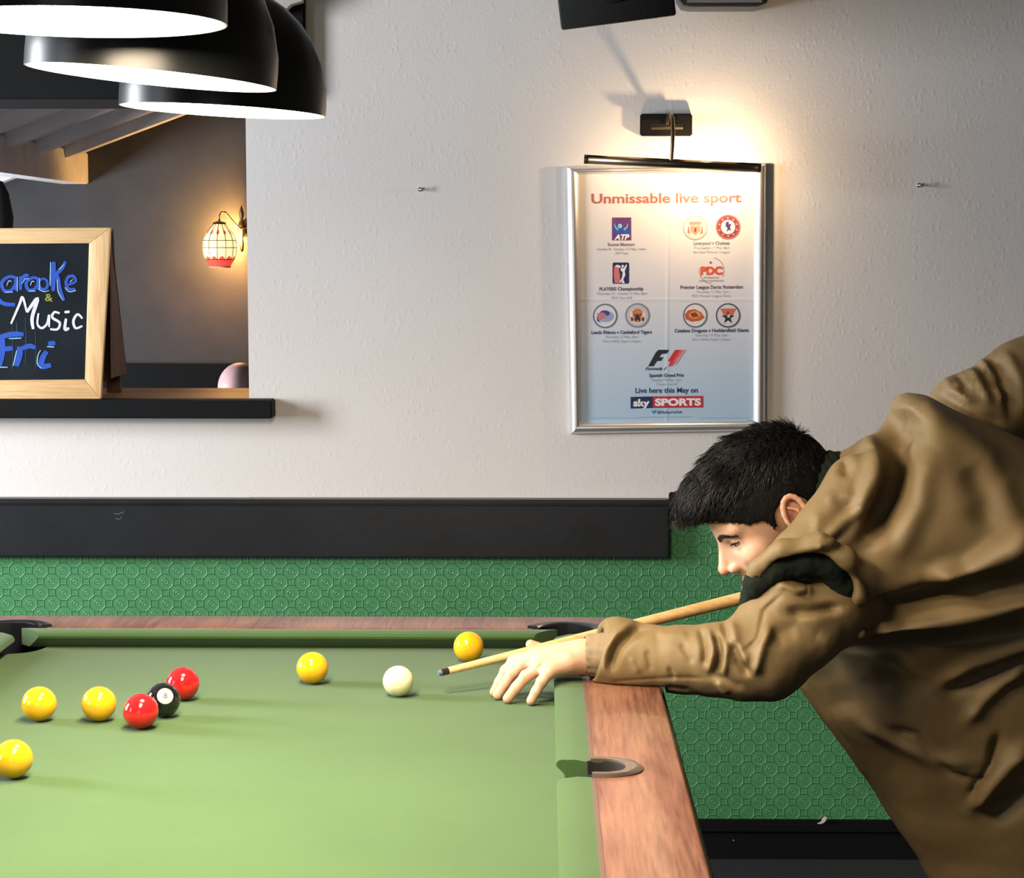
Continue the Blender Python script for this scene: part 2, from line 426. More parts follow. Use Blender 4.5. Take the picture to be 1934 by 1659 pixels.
# ------------------------------------------------------------------ pool table
BED=.81; RT=.84
XR,XL,YF=.018,-.897,3.392; YN=YF-1.80; JW=.044; RW=.117
YM=2.50
pt=thing('pool_table','pool table with bright green cloth and reddish brown wooden rails','pool table',((XR+XL)/2,(YF+YN)/2,0))
jx0,jx1,jy0,jy1=XL-JW,XR+JW,YN-JW,YF+JW
ox0,ox1,oy0,oy1=jx0-RW,jx1+RW,jy0-RW,jy1+RW
corners=[(XR+.022,YF+.022,1,1),(XL-.022,YF+.022,-1,1),(XR+.022,YN-.022,1,-1),(XL-.022,YN-.022,-1,-1)]
mids=[(XR+.053,YM,1),(XL-.053,YM,-1)]
cutters=[]
for (x,y,sx,sy) in corners:
    cutters.append(MB().lathe([(.0001,BED-.12),(.0615,BED-.12),(.0615,RT+.05),(.0001,RT+.05)],(x,y,0),32).build('c',None))
for (x,y,sx) in mids:
    cutters.append(MB().lathe([(.0001,BED-.12),(.037,BED-.12),(.037,RT+.05),(.0001,RT+.05)],(x,y,0),32).build('c',None))
def rrect(x0,y0,x1,y1,r,n=8):
    out=[]
    for cx_,cy_,a0 in ((x1-r,y1-r,0),(x0+r,y1-r,PI/2),(x0+r,y0+r,PI),(x1-r,y0+r,1.5*PI)):
        for k in range(n+1):
            a=a0+PI/2*k/n; out.append((cx_+r*math.cos(a),cy_+r*math.sin(a)))
    return out
def ring_prism(outer,inner,z0,z1):
    mb=MB(); n=len(outer); 
    for poly in(outer,inner):
        for z in(z0,z1):
            for x,y in poly: mb.v.append((x,y,z))
    for i in range(n):
        j=(i+1)%n
        mb.f+= [(i,j,n+j,n+i),(2*n+j,2*n+i,3*n+i,3*n+j),(n+i,n+j,3*n+j,3*n+i),(j,i,2*n+i,2*n+j)]
    return mb
def bevel_obj(o,w,seg=3,ang=40):
    m=o.modifiers.new('bv','BEVEL'); m.width=w; m.segments=seg; m.limit_method='ANGLE'; m.angle_limit=math.radians(ang)
    bpy.context.view_layer.update(); me=evalmesh(o); o.modifiers.clear(); o.data=me
    me.polygons.foreach_set('use_smooth',[True]*len(me.polygons)); me.set_sharp_from_angle(angle=math.radians(35))
rail=ring_prism(rrect(ox0,oy0,ox1,oy1,.05),rrect(jx0,jy0,jx1,jy1,.002),BED-.03,RT).build('rail_frame',M['rail'])
m_=rail.modifiers.new('bv','BEVEL'); m_.width=.006; m_.segments=3; m_.limit_method='ANGLE'; m_.angle_limit=math.radians(60)
bpy.context.view_layer.update(); rail.data=evalmesh(rail); rail.modifiers.clear()
cut(rail,cutters); rail.data.polygons.foreach_set('use_smooth',[True]*len(rail.data.polygons)); rail.data.set_sharp_from_angle(angle=math.radians(35))
bed=MB().box((jx0-.01,jy0-.01,BED-.03),(jx1+.01,jy1+.01,BED)).build('cloth_bed',M['cloth']); cut(bed,cutters)
for o in (rail,bed): o.parent=pt; o.matrix_parent_inverse=pw(pt).inverted()
for c in cutters: bpy.data.objects.remove(c)
# outer dark edge band + cabinet + legs
o=ring_prism(rrect(ox0-.006,oy0-.006,ox1+.006,oy1+.006,.055),rrect(ox0+.01,oy0+.01,ox1-.01,oy1-.01,.045),BED-.10,RT-.012).build('edge_band',M['rail_side'],pt)
bevel_obj(o,.004)
ring_prism(rrect(ox0+.05,oy0+.05,ox1-.05,oy1-.05,.03),rrect(ox0+.09,oy0+.09,ox1-.09,oy1-.09,.02),.50,BED-.095).build('cabinet',M['rail'],pt)
MB().box((ox0+.08,oy0+.08,.50),(ox1-.08,oy1-.08,.52)).build('underside_panel',M['void'],pt)
for sx in(0,1):
    for sy in(0,1):
        x=(ox0+.13,ox1-.13)[sx]; y=(oy0+.16,oy1-.16)[sy]
        MB().box((x-.055,y-.055,0),(x+.055,y+.055,.499),.008).build('leg',M['rail'],pt)
# cushions
def cushion(p0,p1,inw,c0,c1):
    """p0,p1 ends of the junction line, inw inward unit vector, c0/c1 length taken off at the nose end"""
    p0=Vector(p0);p1=Vector(p1);inw=Vector(inw);d=(p1-p0).normalized();L=(p1-p0).length
    prof=[(0,RT-BED-.001),(.018,RT-BED+.001),(.036,RT-BED),(.0415,RT-BED-.002),(.044,RT-BED-.006),(.0428,RT-BED-.010),(.032,RT-BED-.020),(.020,.0005),(0,.0005)]
    ns=24; mb=MB(); n=len(prof)
    for i in range(ns+1):
        t=i/ns
        for (w,h) in prof:
            a=c0*(w/.044); e_=c1*(w/.044); s=a+(L-a-e_)*t
            q=p0+d*s+inw*w; mb.v.append((q.x,q.y,BED+h))
    for i in range(ns):
        for k in range(n):
            k2=(k+1)%n; mb.f.append((i*n+k,i*n+k2,(i+1)*n+k2,(i+1)*n+k))
    mb.f.append(tuple(range(n))[::-1]); mb.f.append(tuple(ns*n+k for k in range(n)))
    return mb.build('cushion',M['cloth'],pt,auto=28)
G=.030; g=.048
cushion((jx0+G+.006,jy1,0),(jx1-G-.006,jy1,0),(0,-1,0),.040,.040)
cushion((jx0+G+.006,jy0,0),(jx1-G-.006,jy0,0),(0,1,0),.040,.040)
for xj,inx in((jx1,-1),(jx0,1)):
    cushion((xj,jy1-G-.006,0),(xj,YM+g-.012,0),(inx,0,0),.040,.012)
    cushion((xj,YM-g+.012,0),(xj,jy0+G+.006,0),(inx,0,0),.012,.040)
for xj,s in((jx1,1),(jx0,-1)):
    for ya,yb in((jy1-G-.01,YM+.045),(YM-.045,jy0+G+.01)):
        MB().box((min(xj-s*.0005,xj+s*.0055),yb,BED),(max(xj-s*.0005,xj+s*.0055),ya,RT+.0006),.0008).build('trim_strip',M['strip'],pt)
# pockets
def arcwall(cx_,cy_,r,th,a0,a1,z0,z1,lip=0):
    n=28; mb=MB(); prof=[(r-th,z0),(r-th,z1-.003),(r-th*.5,z1),(r+lip,z1),(r+lip+.002,z1-.003),(r+.0,z0)]
    for i in range(n+1):
        a=a0+(a1-a0)*i/n
        for (rr,z) in prof: mb.v.append((cx_+rr*math.cos(a),cy_+rr*math.sin(a),z))
    k=len(prof)
    for i in range(n):
        for j in range(k):
            j2=(j+1)%k; mb.f.append((i*k+j,i*k+j2,(i+1)*k+j2,(i+1)*k+j))
    mb.f.append(tuple(range(k))[::-1]); mb.f.append(tuple(n*k+j for j in range(k))); return mb
for (x,y,sx,sy) in corners:
    a=math.atan2(sy,sx); o=arcwall(x,y,.060,.010,a-PI*.62,a+PI*.62,BED-.085,RT+.005,.010).build('corner_pocket',M['plastic'],pt,auto=40)
    MB().lathe([(.0005,BED-.088),(.0605,BED-.088),(.0605,BED-.075),(.0005,BED-.075)],(x,y,0),32).build('pocket_floor',M['void'],o)
for (x,y,sx) in mids:
    a=0 if sx>0 else PI
    o=arcwall(x,y,.0368,.003,a-PI*.62,a+PI*.62,BED-.085,RT+.0015,.0).build('middle_pocket',M['void'],pt,auto=40)
    MB().lathe([(.0005,BED-.088),(.0365,BED-.088),(.0365,BED-.075),(.0005,BED-.075)],(x,y,0),32).build('pocket_floor',M['void'],o)
    # flat horseshoe surround lying on the rail
    mb=MB(); n=34
    for i in range(n+1):
        t=-PI/2+PI*max(0,min(1,(i-1)/(n-2))); ca,sa=math.cos(t),math.sin(t); xb=.0625-XR if i in(0,n) else .0625-XR+.016
        k=0 if i in(0,n) else 1
        for (rx,ry,z) in ((.028,.034,RT-.002),(.028,.034,RT+.0045),(.032,.0365,RT+.0062),(.045,.0415,RT+.0055),(.050,.0435,RT+.002),(.050,.0435,RT-.002)):
            mb.v.append(((XR if sx>0 else XL)+sx*(xb+k*rx*ca),y+ry*sa,z))
    for i in range(n):
        for j in range(6):
            j2=(j+1)%6; mb.f.append((i*6+j,i*6+j2,(i+1)*6+j2,(i+1)*6+j))
    mb.f.append(tuple(range(6))[::-1]); mb.f.append(tuple(n*6+j for j in range(6)))
    tag(mb.build('pocket_surround',M['pewter'],o,auto=40),'shiny grey horseshoe surround')

# ------------------------------------------------------------------ balls
def ballmat(name,c,rough=.12):
    t=NT(name); t.b.inputs['Base Color'].default_value=c; t.b.inputs['Roughness'].default_value=rough
    t.b.inputs['Coat Weight'].default_value=.4; t.b.inputs['Coat Roughness'].default_value=.05
    t.l(t.ramp(t.noise(60,3),[(.3,tuple(v*.94 for v in c[:3])+(1,)),(.6,c)]),t.b.inputs['Base Color']); return t.m
BY=ballmat('yellow_resin',lin(232,174,30)); BR=ballmat('red_resin',lin(206,30,34)); BB=ballmat('black_resin',(.008,.008,.01,1)); BW=ballmat('ivory_resin',lin(236,228,186))
def spheremesh(r):
    me=bpy.data.meshes.new('ball'); bm=bmesh.new(); bmesh.ops.create_uvsphere(bm,u_segments=48,v_segments=32,radius=r); bm.to_mesh(me); bm.free()
    me.polygons.foreach_set('use_smooth',[True]*len(me.polygons)); return me
RB=.0254
pos=[]
def ball(px,py,r,m,label,group=None):
    p=PZ(px,py,BED+r); p.z=BED+r; pos.append((p,r,label))
    me=spheremesh(r); o=link('pool_ball',me,m); o.location=p; o.rotation_euler=(random.random()*3,random.random()*3,0)
    return tag(o,label,'ball',group)
G_='yellow balls on the pool table'
ball(885,1222,RB,BY,'yellow ball close to the far cushion, behind the cue tip',G_)
ball(590,1262,RB,BY,'yellow ball standing alone between the red ball and the white cue ball',G_)
ball(74,1330,RB,BY,'yellow ball left of another yellow ball, below the left far pocket',G_)
ball(187,1330,RB,BY,'yellow ball directly left of the front red ball',G_)
ball(25,1434,RB,BY,'nearest yellow ball at the left edge of the photo',G_)
ball(266,1344,RB,BR,'front red ball touching in front of the black ball','red balls on the pool table')
ball(345,1292,RB,BR,'rear red ball behind and right of the black ball','red balls on the pool table')
ball(752,1287,.0238,BW,'white cue ball in front of the cue tip')
p8=PZ(308,1323,BED+RB); e8=thing('pool_ball','black eight ball between the two red balls','ball',(p8.x,p8.y,BED+RB))
bm_=link('ball_body',spheremesh(RB),BB,e8); bm_.matrix_parent_inverse=Matrix()
def txt_mesh(s,shear=0,bold=0,spacing=1):
    c=bpy.data.curves.new('t','FONT'); c.body=s; c.size=1; c.shear=shear; c.offset=bold; c.space_character=spacing; c.resolution_u=4
    o=bpy.data.objects.new('t',c); C.objects.link(o); bpy.context.view_layer.update()
    me=evalmesh(o); v=np.array([x.co[:] for x in me.vertices]) if len(me.vertices) else np.zeros((1,3)); f=[tuple(p.vertices) for p in me.polygons]
    bpy.data.objects.remove(o); return v,f
nd=Vector((.30,-.84,.46)).normalized()
R8=nd.to_track_quat('Z','Y').to_matrix()
prof=[(RB*1.004*math.sin(a),RB*1.004*math.cos(a)) for a in [i*.48/8 for i in range(9)]]; prof[0]=(.00001,prof[0][1])
MB().lathe(prof,e8.location,32,R8).build('number_disc',ballmat('ivory_disc',lin(244,232,196)),e8,smooth=True)
v,f=txt_mesh('8',bold=.02); v=v-(v.max(0)+v.min(0))/2; v*= .0085/ (v[:,1].max()*2)
vv=[]
for a in v:
    q=Vector((a[0],a[1],0)); z=math.sqrt((RB*1.009)**2-q.x**2-q.y**2); vv.append(tuple(e8.location+R8@Vector((q.x,q.y,z))))
MB().add(vv,f).build('number',mat('dark_print',(.05,.02,.01)),e8)

# ------------------------------------------------------------------ pendant lamps
def pendant(px,py,Y,tilt,label,power):
    c=P(px,py,Y); R=Matrix.Rotation(math.radians(tilt),3,'Y')
    e=thing('pendant_lamp',label,'pendant lamp',c,'domed pendant lamps in a row above the pool table')
    pr=[(.140,0),(.1402,.018),(.1395,.035),(.1315,.070),(.119,.098),(.103,.121),(.081,.142),(.055,.158),(.026,.168),(.020,.169)]
    inner=[(r-.003 if r>.03 else r-.003,h-.0025 if i>1 else h) for i,(r,h) in enumerate(pr)]
    prc=[(.1402,-.0005)]+pr
    MB().lathe(pr,c,64,R).build('lamp_shade',M['lamp_black'],e,smooth=True)
    MB().lathe([(.140,0)]+inner,c,64,R).build('shade_lining',M['lamp_in'],e,smooth=True)
    MB().lathe([(.0001,.0045),(.1362,.0045),(.1362,.0065),(.0001,.0065)],c,64,R).build('diffuser',M['diffuser'],e)
    top=c+R@Vector((0,0,.168))
    MB().lathe([(.0001,0),(.021,0),(.019,.03),(.010,.045),(.0001,.045)],top,24,R).build('cap',M['lamp_black'],e,auto=40)
    MB().tube([top+R@Vector((0,0,.04)),Vector((c.x,c.y,2.30)),Vector((c.x,c.y,2.73))],.0035,8).build('cord',M['rail_side'],e)
    MB().lathe([(.0001,2.7495),(.045,2.7495),(.04,2.73),(.012,2.72),(.0001,2.72)],(c.x,c.y,0),24).build('ceiling_rose',M['lamp_black'],e,auto=40)
    l=bpy.data.lights.new('lamp_light','AREA'); l.shape='DISK'; l.size=.26; l.energy=power; l.color=(1,.80,.56)
    o=bpy.data.objects.new('lamp_light',l); C.objects.link(o); o.location=c+R@Vector((0,0,.003)); o.rotation_euler=(0,math.radians(tilt),0)
pendant(421,210,2.77,3.0,'farthest of the three black domed pendant lamps, hanging lowest in the photo',17)
pendant(286,147,2.28,5.2,'middle black domed pendant lamp, tilted down to the right',17)
pendant(147,43,1.92,0.3,'nearest black domed pendant lamp, cut by the top left corner of the photo',17)

# ------------------------------------------------------------------ picture light, speaker, box
def wp(px,py,off=0): return P(px,py,WY-off)
e=thing('picture_light','bronze picture light with a long tube, mounted above the framed sport poster','picture light',wp(1255,235))
a=wp(1208,258,.0); b_=wp(1306,216,.0)
MB().box((a.x,WY-.028,a.z),(b_.x,WY-.0005,b_.z),.003).build('wall_plate',mat('dark_bronze_plate',(.03,.027,.023),.3,metal=.7),e)
p0=wp(1230,240,.05); p1=wp(1290,240,.05)
MB().tube([p0,p1],.0055,12).build('pivot_bar',M['brass'],e,auto=40)
mid=wp(1268,216,.085)
arm=[wp(1258,240,.03),wp(1262,222,.06),wp(1266,214,.085),wp(1270,222,.115),wp(1271,250,.135),wp(1270,275,.14),wp(1268,303,.14)]
MB().tube(arm,.0048,10).build('arm',M['brass'],e,auto=40)
t0=wp(1108,301,.14); t1=wp(1432,317,.14)
# open tube: three quarter gutter, open towards the wall below
d=(t1-t0).normalized(); mb=MB(); n=20; rr=.0105
uu=Vector((0,0,1)); uu=(uu-d*uu.dot(d)).normalized(); ww=d.cross(uu)
for t in (0,1):
    for k in range(n+1):
        an=math.radians(-70+300*k/n)   # opening faces back-down
        q=(t0 if t==0 else t1)+(ww*math.sin(an+2.2)+uu*math.cos(an+2.2))*rr; mb.v.append(tuple(q))
for k in range(n): mb.f.append((k,k+1,n+1+k+1,n+1+k))
o=mb.build('tube_shade',M['brass'],e,smooth=True); sm=o.modifiers.new('s','SOLIDIFY'); sm.thickness=.001
for q,dd in((t0,-1),(t1,1)):
    MB().tube([q-d*.001*dd,q+d*.006*dd],[.0115,.0108],16).build('end_cap',M['brass'],e,auto=40)
bulb=t0.lerp(t1,.72); 
MB().tube([t0.lerp(t1,.58)+Vector((0,.001,0)),t0.lerp(t1,.88)+Vector((0,.001,0))],.005,10).build('bulb',emis('warm_bulb',(1,.75,.45),6),e)
MB().tube([t0.lerp(t1,.10)+Vector((0,.001,0)),t0.lerp(t1,.32)+Vector((0,.001,0))],.005,10).build('bulb',bpy.data.materials['warm_bulb'],e)
point('picture_light_bulb',t0.lerp(t1,.73)+Vector((0,.016,-.006)),3.4,(1,.68,.38),.008)
point('picture_light_bulb',t0.lerp(t1,.22)+Vector((0,.030,-.008)),.35,(1,.68,.38),.008)

e=thing('loudspeaker','black loudspeaker tilted down on the wall, cut by the top of the photo','loudspeaker',wp(1165,20,.2))
Y1=WY-.33
A=P(1060,58,Y1);B=P(1278,30,Y1)
mb=MB(); dx=(B-A).normalized(); up=Vector((-.03,-.10,1)).normalized(); up=(up-dx*up.dot(dx)).normalized(); bk=up.cross(dx)*-1
if bk.y<0: bk=-bk
bk=(bk+Vector((0,0,.12))).normalized()
Wd=(B-A).length; vs_=[]
for yy in(0,1):
    for zz in(0,1):
        for xx in(0,1):
            ins=.012*yy; vs_.append(A+dx*(ins if xx==0 else Wd-ins)+up*(.38*zz)+bk*(.20*yy))
mb.add([tuple(v) for v in vs_],[(0,1,3,2),(5,4,6,7),(4,0,2,6),(1,5,7,3),(0,4,5,1),(2,3,7,6)])
o=mb.build('cabinet',mat('black_vinyl',(.011,.012,.013),.5,bump=.0005,bs=200),e); bevel_obj(o,.006,2)
c=A+dx*(Wd/2)+up*.13-bk*.0
def disc(c,nrm,r,th,m,name,par):
    q=nrm.to_track_quat('Z','Y').to_matrix(); return MB().lathe([(.0001,0),(r,0),(r*.96,th),(r*.7,th*1.2),(r*.3,th*.3),(.0001,th*.6)],c,32,q).build(name,m,par,smooth=True)
nf=-(up.cross(dx)); nf=nf if nf.y<0 else -nf
disc(c+nf*.001,nf,.085,.008,M['void'],'woofer',e); disc(A+dx*(Wd/2)+up*.28+nf*.001,nf,.035,.006,M['void'],'tweeter',e)
cen=A+dx*(Wd/2)+up*.19+bk*.19
MB().tube([cen,Vector((cen.x,WY-.0,cen.z+.02))],.015,12).build('wall_bracket',M['rail_side'],e)
e=thing('wall_unit','grey metal wall unit with rounded lower corners, right of the black loudspeaker','wall unit',wp(1365,5,.1))
a=wp(1281,13,.10); c=wp(1455,10,.10)
poly=[(a.x,2.42),(a.x,a.z+.02),(a.x+.012,a.z+.003),(a.x+.03,a.z),(c.x-.03,a.z),(c.x-.008,a.z+.008),(c.x,a.z+.03),(c.x,2.42)]
o=MB().prism(poly,WY-.10,WY-.001).build('housing',mat('grey_housing',lin(70,76,78),.35,metal=.3),e); bevel_obj(o,.003,2)
MB().box((a.x+.02,WY-.104,a.z+.010),(c.x-.02,WY-.099,a.z+.016)).build('trim_line',M['alu'],e)

# hooks / screws in the wall
for px,py,lab in((796,358,'small metal wall hook left of the poster, in the bare white wall'),(1738,350,'small metal wall hook right of the poster')):
    q=wp(px,py); mb=MB(); mb.tube([q+Vector((-.006,0,.001)),q+Vector((-.006,-.008,0)),q+Vector((.002,-.014,-.001)),q+Vector((.008,-.012,.004))],.0022,8)
    mb.lathe([(.0001,0),(.0055,0),(.004,.003),(.0001,.003)],q+Vector((-.004,-.0002,0)),12,Matrix.Rotation(PI/2,3,'X'))
    tag(mb.build('wall_hook',M['chrome'],smooth=True),lab,'hook','small hooks in the white wall')
# paint chip
q=P(1556,1550,WY-.031); mb=MB(); pts=[(-.016,-.008),(-.008,-.009),(0,-.006),(.006,.001),(.0065,.009),(.001,.010),(-.004,.003),(-.007,-.004)]
mb.prism([(q.x+x,q.z+z) for x,z in pts],WY-.0325,WY-.0298); tag(mb.build('paint_chip',mat('bare_white_plaster',lin(232,222,210),.8)),'white chip of bare plaster on the black skirting board','paint chip')
for px,py in((1440,1571),(1385,1588)):
    q=P(px,py,WY-.023); o=MB().prism([(q.x-.0016,q.z),(q.x,q.z-.0016),(q.x+.0016,q.z+.0004),(q.x+.0003,q.z+.002)],WY-.0232,WY-.0215).build('paint_fleck',bpy.data.materials['bare_white_plaster']); tag(o,'tiny white paint fleck on the black skirting board, %s'%('right one' if px==1440 else 'left one'),'paint fleck')
q=P(222,972,WY-.036); mb=MB()
for dx_,dz,l in((0,.002,.018),(.002,-.010,.016),(.012,.004,.006)):
    mb.tube([Vector((q.x-l/2+dx_,WY-.0352,q.z+dz)),Vector((q.x+dx_+l*.2,WY-.0352,q.z+dz-.002)),Vector((q.x+l/2+dx_,WY-.0352,q.z+dz+.004))],.0007,6)
tag(mb.build('paint_scratch',mat('grey_scratch',lin(120,124,128),.7)),'pale scratch on the black dado board at left','scratch')

# ------------------------------------------------------------------ poster
PYF=WY-.022
def wl(px,py,off): return P(px,py,WY-off)
pe=thing('framed_poster','silver snap framed poster advertising live sport, hanging under the picture light','poster',wl(1258,565,0))
cor=[(1068,315),(1447,309),(1446,814),(1078,820)]; inn=[(1096,331),(1424,326),(1421,794),(1099,797)]
O=[P(x,y,WY-.012) for x,y in cor]; I_=[P(x,y,WY-.012) for x,y in inn]
names=['top','right','bottom','left']
for i in range(4):
    j=(i+1)%4; mb=MB(); N=7
    for (o_,i_) in((O[i],I_[i]),(O[j],I_[j])):
        for k in range(N+1):
            t=k/N; q=o_.lerp(i_,t); y=WY-.004-.020*math.sin(PI*min(1,t*.92+.08))**.6; mb.v.append((q.x,y,q.z))
        mb.v.append((i_.x,WY-.002,i_.z)); mb.v.append((o_.x,WY-.002,o_.z))
    K=N+3
    for k in range(K): mb.f.append((k,(k+1)%K,K+(k+1)%K,K+k))
    mb.f.append(tuple(range(K))); mb.f.append(tuple(K+k for k in range(K)))
    mb.build('frame_rail',M['alu'],pe,auto=50)
t=NT('poster_paper'); tc=t.n('ShaderNodeTexCoord'); sp=t.n('ShaderNodeSeparateXYZ'); t.l(tc.outputs['Object'],sp.inputs[0])
zt_,zb_=I_[0].z,I_[2].z
f_=t.math('DIVIDE',t.math('SUBTRACT',sp.outputs[2],zb_),zt_-zb_)
t.l(t.ramp(f_,[(0,lin(176,206,230)),(.3,lin(206,218,234)),(.55,lin(228,226,232)),(.8,lin(234,228,222))]),t.b.inputs['Base Color'])
t.b.inputs['Roughness'].default_value=.35; t.b.inputs['Coat Weight'].default_value=.3; t.b.inputs['Coat Roughness'].default_value=.15
fx=t.math('SUBTRACT',1,t.math('MINIMUM',t.math('MULTIPLY',t.math('ABSOLUTE',t.math('SUBTRACT',sp.outputs[0],P(1260,600,WY).x)),160),1))
fz=t.math('SUBTRACT',1,t.math('MINIMUM',t.math('MULTIPLY',t.math('ABSOLUTE',t.math('SUBTRACT',sp.outputs[2],P(1260,566,WY).z)),160),1))
t.bump(t.math('ADD',t.math('ADD',fx,fz),t.math('MULTIPLY',t.noise(6,2),1.5)),.0015,.35)
ps=MB(); ps.add([(I_[k].x+(-.004,.004,.004,-.004)[k],WY-.010,I_[k].z+(.004,.004,-.004,-.004)[k]) for k in range(4)],[(3,2,1,0)])
poster=ps.build('poster_sheet',t.m,pe)
PO=.0105
inks={}
def ink(c):
    if c not in inks: inks[c]=mat('ink_%d_%d_%d'%c,lin(*c),.45,var=.04)
    return inks[c]
layers={}
def L(c): return layers.setdefault(c,MB())
zoff=[0]
def putext(s,x0,x1,yb,h,c,shear=0,bold=0,off=0,spacing=1):
    """line of print from x0 to x1 on baseline yb, cap height h (photo pixels on the poster plane)"""
    v,f=txt_mesh(s,shear,bold,spacing); w0,w1=v[:,0].min(),v[:,0].max(); ch=.70
    vv=[]
    for a in v:
        px=x0+(a[0]-w0)/(w1-w0)*(x1-x0); py=yb-a[1]/ch*h - (px-1258)*.008
        q=P(px,py,WY-PO-off); vv.append(tuple(q))
    L(c).add(vv,f)
def poly2(pts,c,off=0):
    L(c).add([tuple(P(x,y,WY-PO-off)) for x,y in pts],[tuple(range(len(pts)))])
def circ(cx_,cy_,r,c,off=0,r2=0,sx=1,n=36,a0=0,a1=2*PI):
    if r2==0: poly2([(cx_+r*sx*math.cos(a0+(a1-a0)*k/n),cy_+r*math.sin(a0+(a1-a0)*k/n)) for k in range(n)],c,off)
    else:
        for k in range(n):
            a=a0+(a1-a0)*k/n; b2=a0+(a1-a0)*(k+1)/n
            poly2([(cx_+r*sx*math.cos(a),cy_+r*math.sin(a)),(cx_+r*sx*math.cos(b2),cy_+r*math.sin(b2)),(cx_+r2*sx*math.cos(b2),cy_+r2*math.sin(b2)),(cx_+r2*sx*math.cos(a),cy_+r2*math.sin(a))],c,off)
RED=(196,120,100);NAVY=(30,60,100);GRY=(160,160,172);DG=(120,116,128);WHT=(240,240,244)
putext('Unmissable live sport',1117,1400,383,18,(180,104,90),bold=.022)
# caption blocks: inks paler towards the top, lamp glare put into their colour
def cap(x0,x1,y,a,b1,b2,c,xb0,xb1,xc0,xc1):
    putext(a,x0,x1,y,6.2,c,bold=.03); putext(b1,xb0,xb1,y+8,4.6,GRY); putext(b2,xc0,xc1,y+16,4.6,GRY)
cap(1148,1199,464,'Rome Masters','Sunday 8 - Sunday 15 May, 10am','ATP Tour',(170,150,150),1128,1220,1162,1187)
cap(1310,1378,463,'Liverpool v Chelsea','Wednesday 11 May, 8pm','Barclays Premier League',(150,140,148),1310,1378,1310,1378)
cap(1132,1215,548,'PLAYERS Championship','Thursday 12 - Sunday 15 May, 6pm','PGA Tour Golf',(110,104,124),1127,1222,1155,1194)
cap(1285,1403,546,'Premier League Darts: Rotterdam','Thursday 12 May, 7pm','PDC Premier League Darts',(110,104,124),1315,1376,1307,1380)
cap(1117,1231,630,'Leeds Rhinos v Castleford Tigers','Thursday 12 May, 8pm','First Utility Super League',(70,80,112),1143,1205,1139,1210)
cap(1274,1414,628,'Catalans Dragons v Huddersfield Giants','Saturday 14 May, 5pm','First Utility Super League',(70,80,112),1313,1375,1308,1380)
cap(1226,1292,712,'Spanish Grand Prix','Sunday 15 May, 1pm','Formula 1 on HD',(40,80,120),1231,1287,1240,1279)
putext('Live here this May on',1200,1318,742,9.5,(30,74,120),bold=.025)
# broadcaster bar
poly2([(1191,750),(1233,749),(1233,771),(1191,772)],(28,40,90),.0001); poly2([(1233,749),(1328,748),(1328,770),(1233,771)],(190,52,66),.0001)
putext('sky',1196,1227,767,13,WHT,bold=.045,off=.0004); putext('SPORTS',1237,1324,766,12.5,WHT,bold=.05,off=.0004)
putext('@SkySportsHub',1241,1288,781,5,(40,90,140),bold=.02)
poly2([(1231,775),(1236,777),(1238,774),(1240,776),(1237,781),(1232,781)],(50,140,210))
putext('Channels correct at time of printing. Sky Sports requires a commercial subscription.',1210,1308,789,2.6,(140,156,176))
for xx in(1116,1320): poly2([(xx,790),(xx+95,789.4),(xx+95,790.1),(xx,790.7)],(130,146,168))
# formula emblem
poly2([(1224,692),(1239,665),(1244,661),(1264,661),(1259,668),(1249,669),(1245,675),(1253,675),(1248,682),(1241,682),(1234,692)],(28,40,52),.0001)
poly2([(1261,682),(1275,661),(1285,661),(1277,673),(1270,684),(1272,684),(1266,692),(1262,692),(1266,684)],(214,52,60),.0001)
poly2([(1285,661),(1291,661),(1283,673),(1277,681),(1270,692),(1266,692),(1272,684),(1270,684),(1277,673)],(222,106,112),.0001)
poly2([(1291,661),(1296,661),(1288,673),(1278,688),(1275,690),(1277,681),(1283,673)],(214,160,172),.0001)
putext('Formula 1',1218,1259,699,5.6,(40,76,104),shear=.5,bold=.03)
# tennis emblem
poly2([(1156,411),(1192,411),(1192,454),(1156,454)],(110,60,120),.0001)
poly2([(1158,432),(1190,432),(1190,440),(1158,441)],(40,90,180),.0002)
circ(1171,427,4.2,(130,210,240),.0003)
for s in(-1,1): 
    for k in range(6):
        a=PI*.5+s*(.35+k*.18); b2=PI*.5+s*(.35+(k+1)*.18); r1,r2=17-k*.7,13-k*.2
        poly2([(1173+r1*math.cos(a),421+r1*math.sin(a)*.9),(1173+r1*math.cos(b2),421+r1*math.sin(b2)*.9),(1173+r2*math.cos(b2),421+r2*math.sin(b2)*.9),(1173+r2*math.cos(a),421+r2*math.sin(a)*.9)],(110,190,235),.0003)
circ(1161,417,4,(150,110,180),.0003,3.2,sx=.7)
putext('ATP',1160,1189,452,9.5,WHT,shear=.25,bold=.05,off=.0004)
# golf emblem
poly2([(1159,496),(1186,496),(1188,498),(1188,534),(1186,536),(1159,536),(1157,534),(1157,498)],(36,44,90),.0001)
poly2([(1160,503),(1171,501),(1169,512),(1171,520),(1171,535),(1161,535),(1159,520)],(216,120,118),.0002)
poly2([(1161,503),(1166,500),(1172,503),(1172,506),(1166,505)],WHT,.0003)
poly2([(1173,506),(1178,507),(1183,499),(1184,502),(1180,512),(1181,520),(1177,528),(1180,535),(1174,535),(1176,529),(1172,534),(1170,533),(1175,524),(1176,514),(1172,511)],WHT,.0003)
circ(1176,503,2.4,WHT,.0003)
# darts emblem
putext('PDC',1323,1365,519,14,(224,92,66),bold=.06)
circ(1343,511,25,(150,150,166),0,24,sx=1,n=20,a0=-1.35,a1=.5); circ(1345,511,25,(150,150,166),0,24,n=18,a0=1.6,a1=3.3)
circ(1342,496,2.3,(120,120,140))
putext('PROFESSIONAL',1329,1359,527,3.4,DG); putext('DARTS CORPORATION',1320,1367,533,3.4,DG)
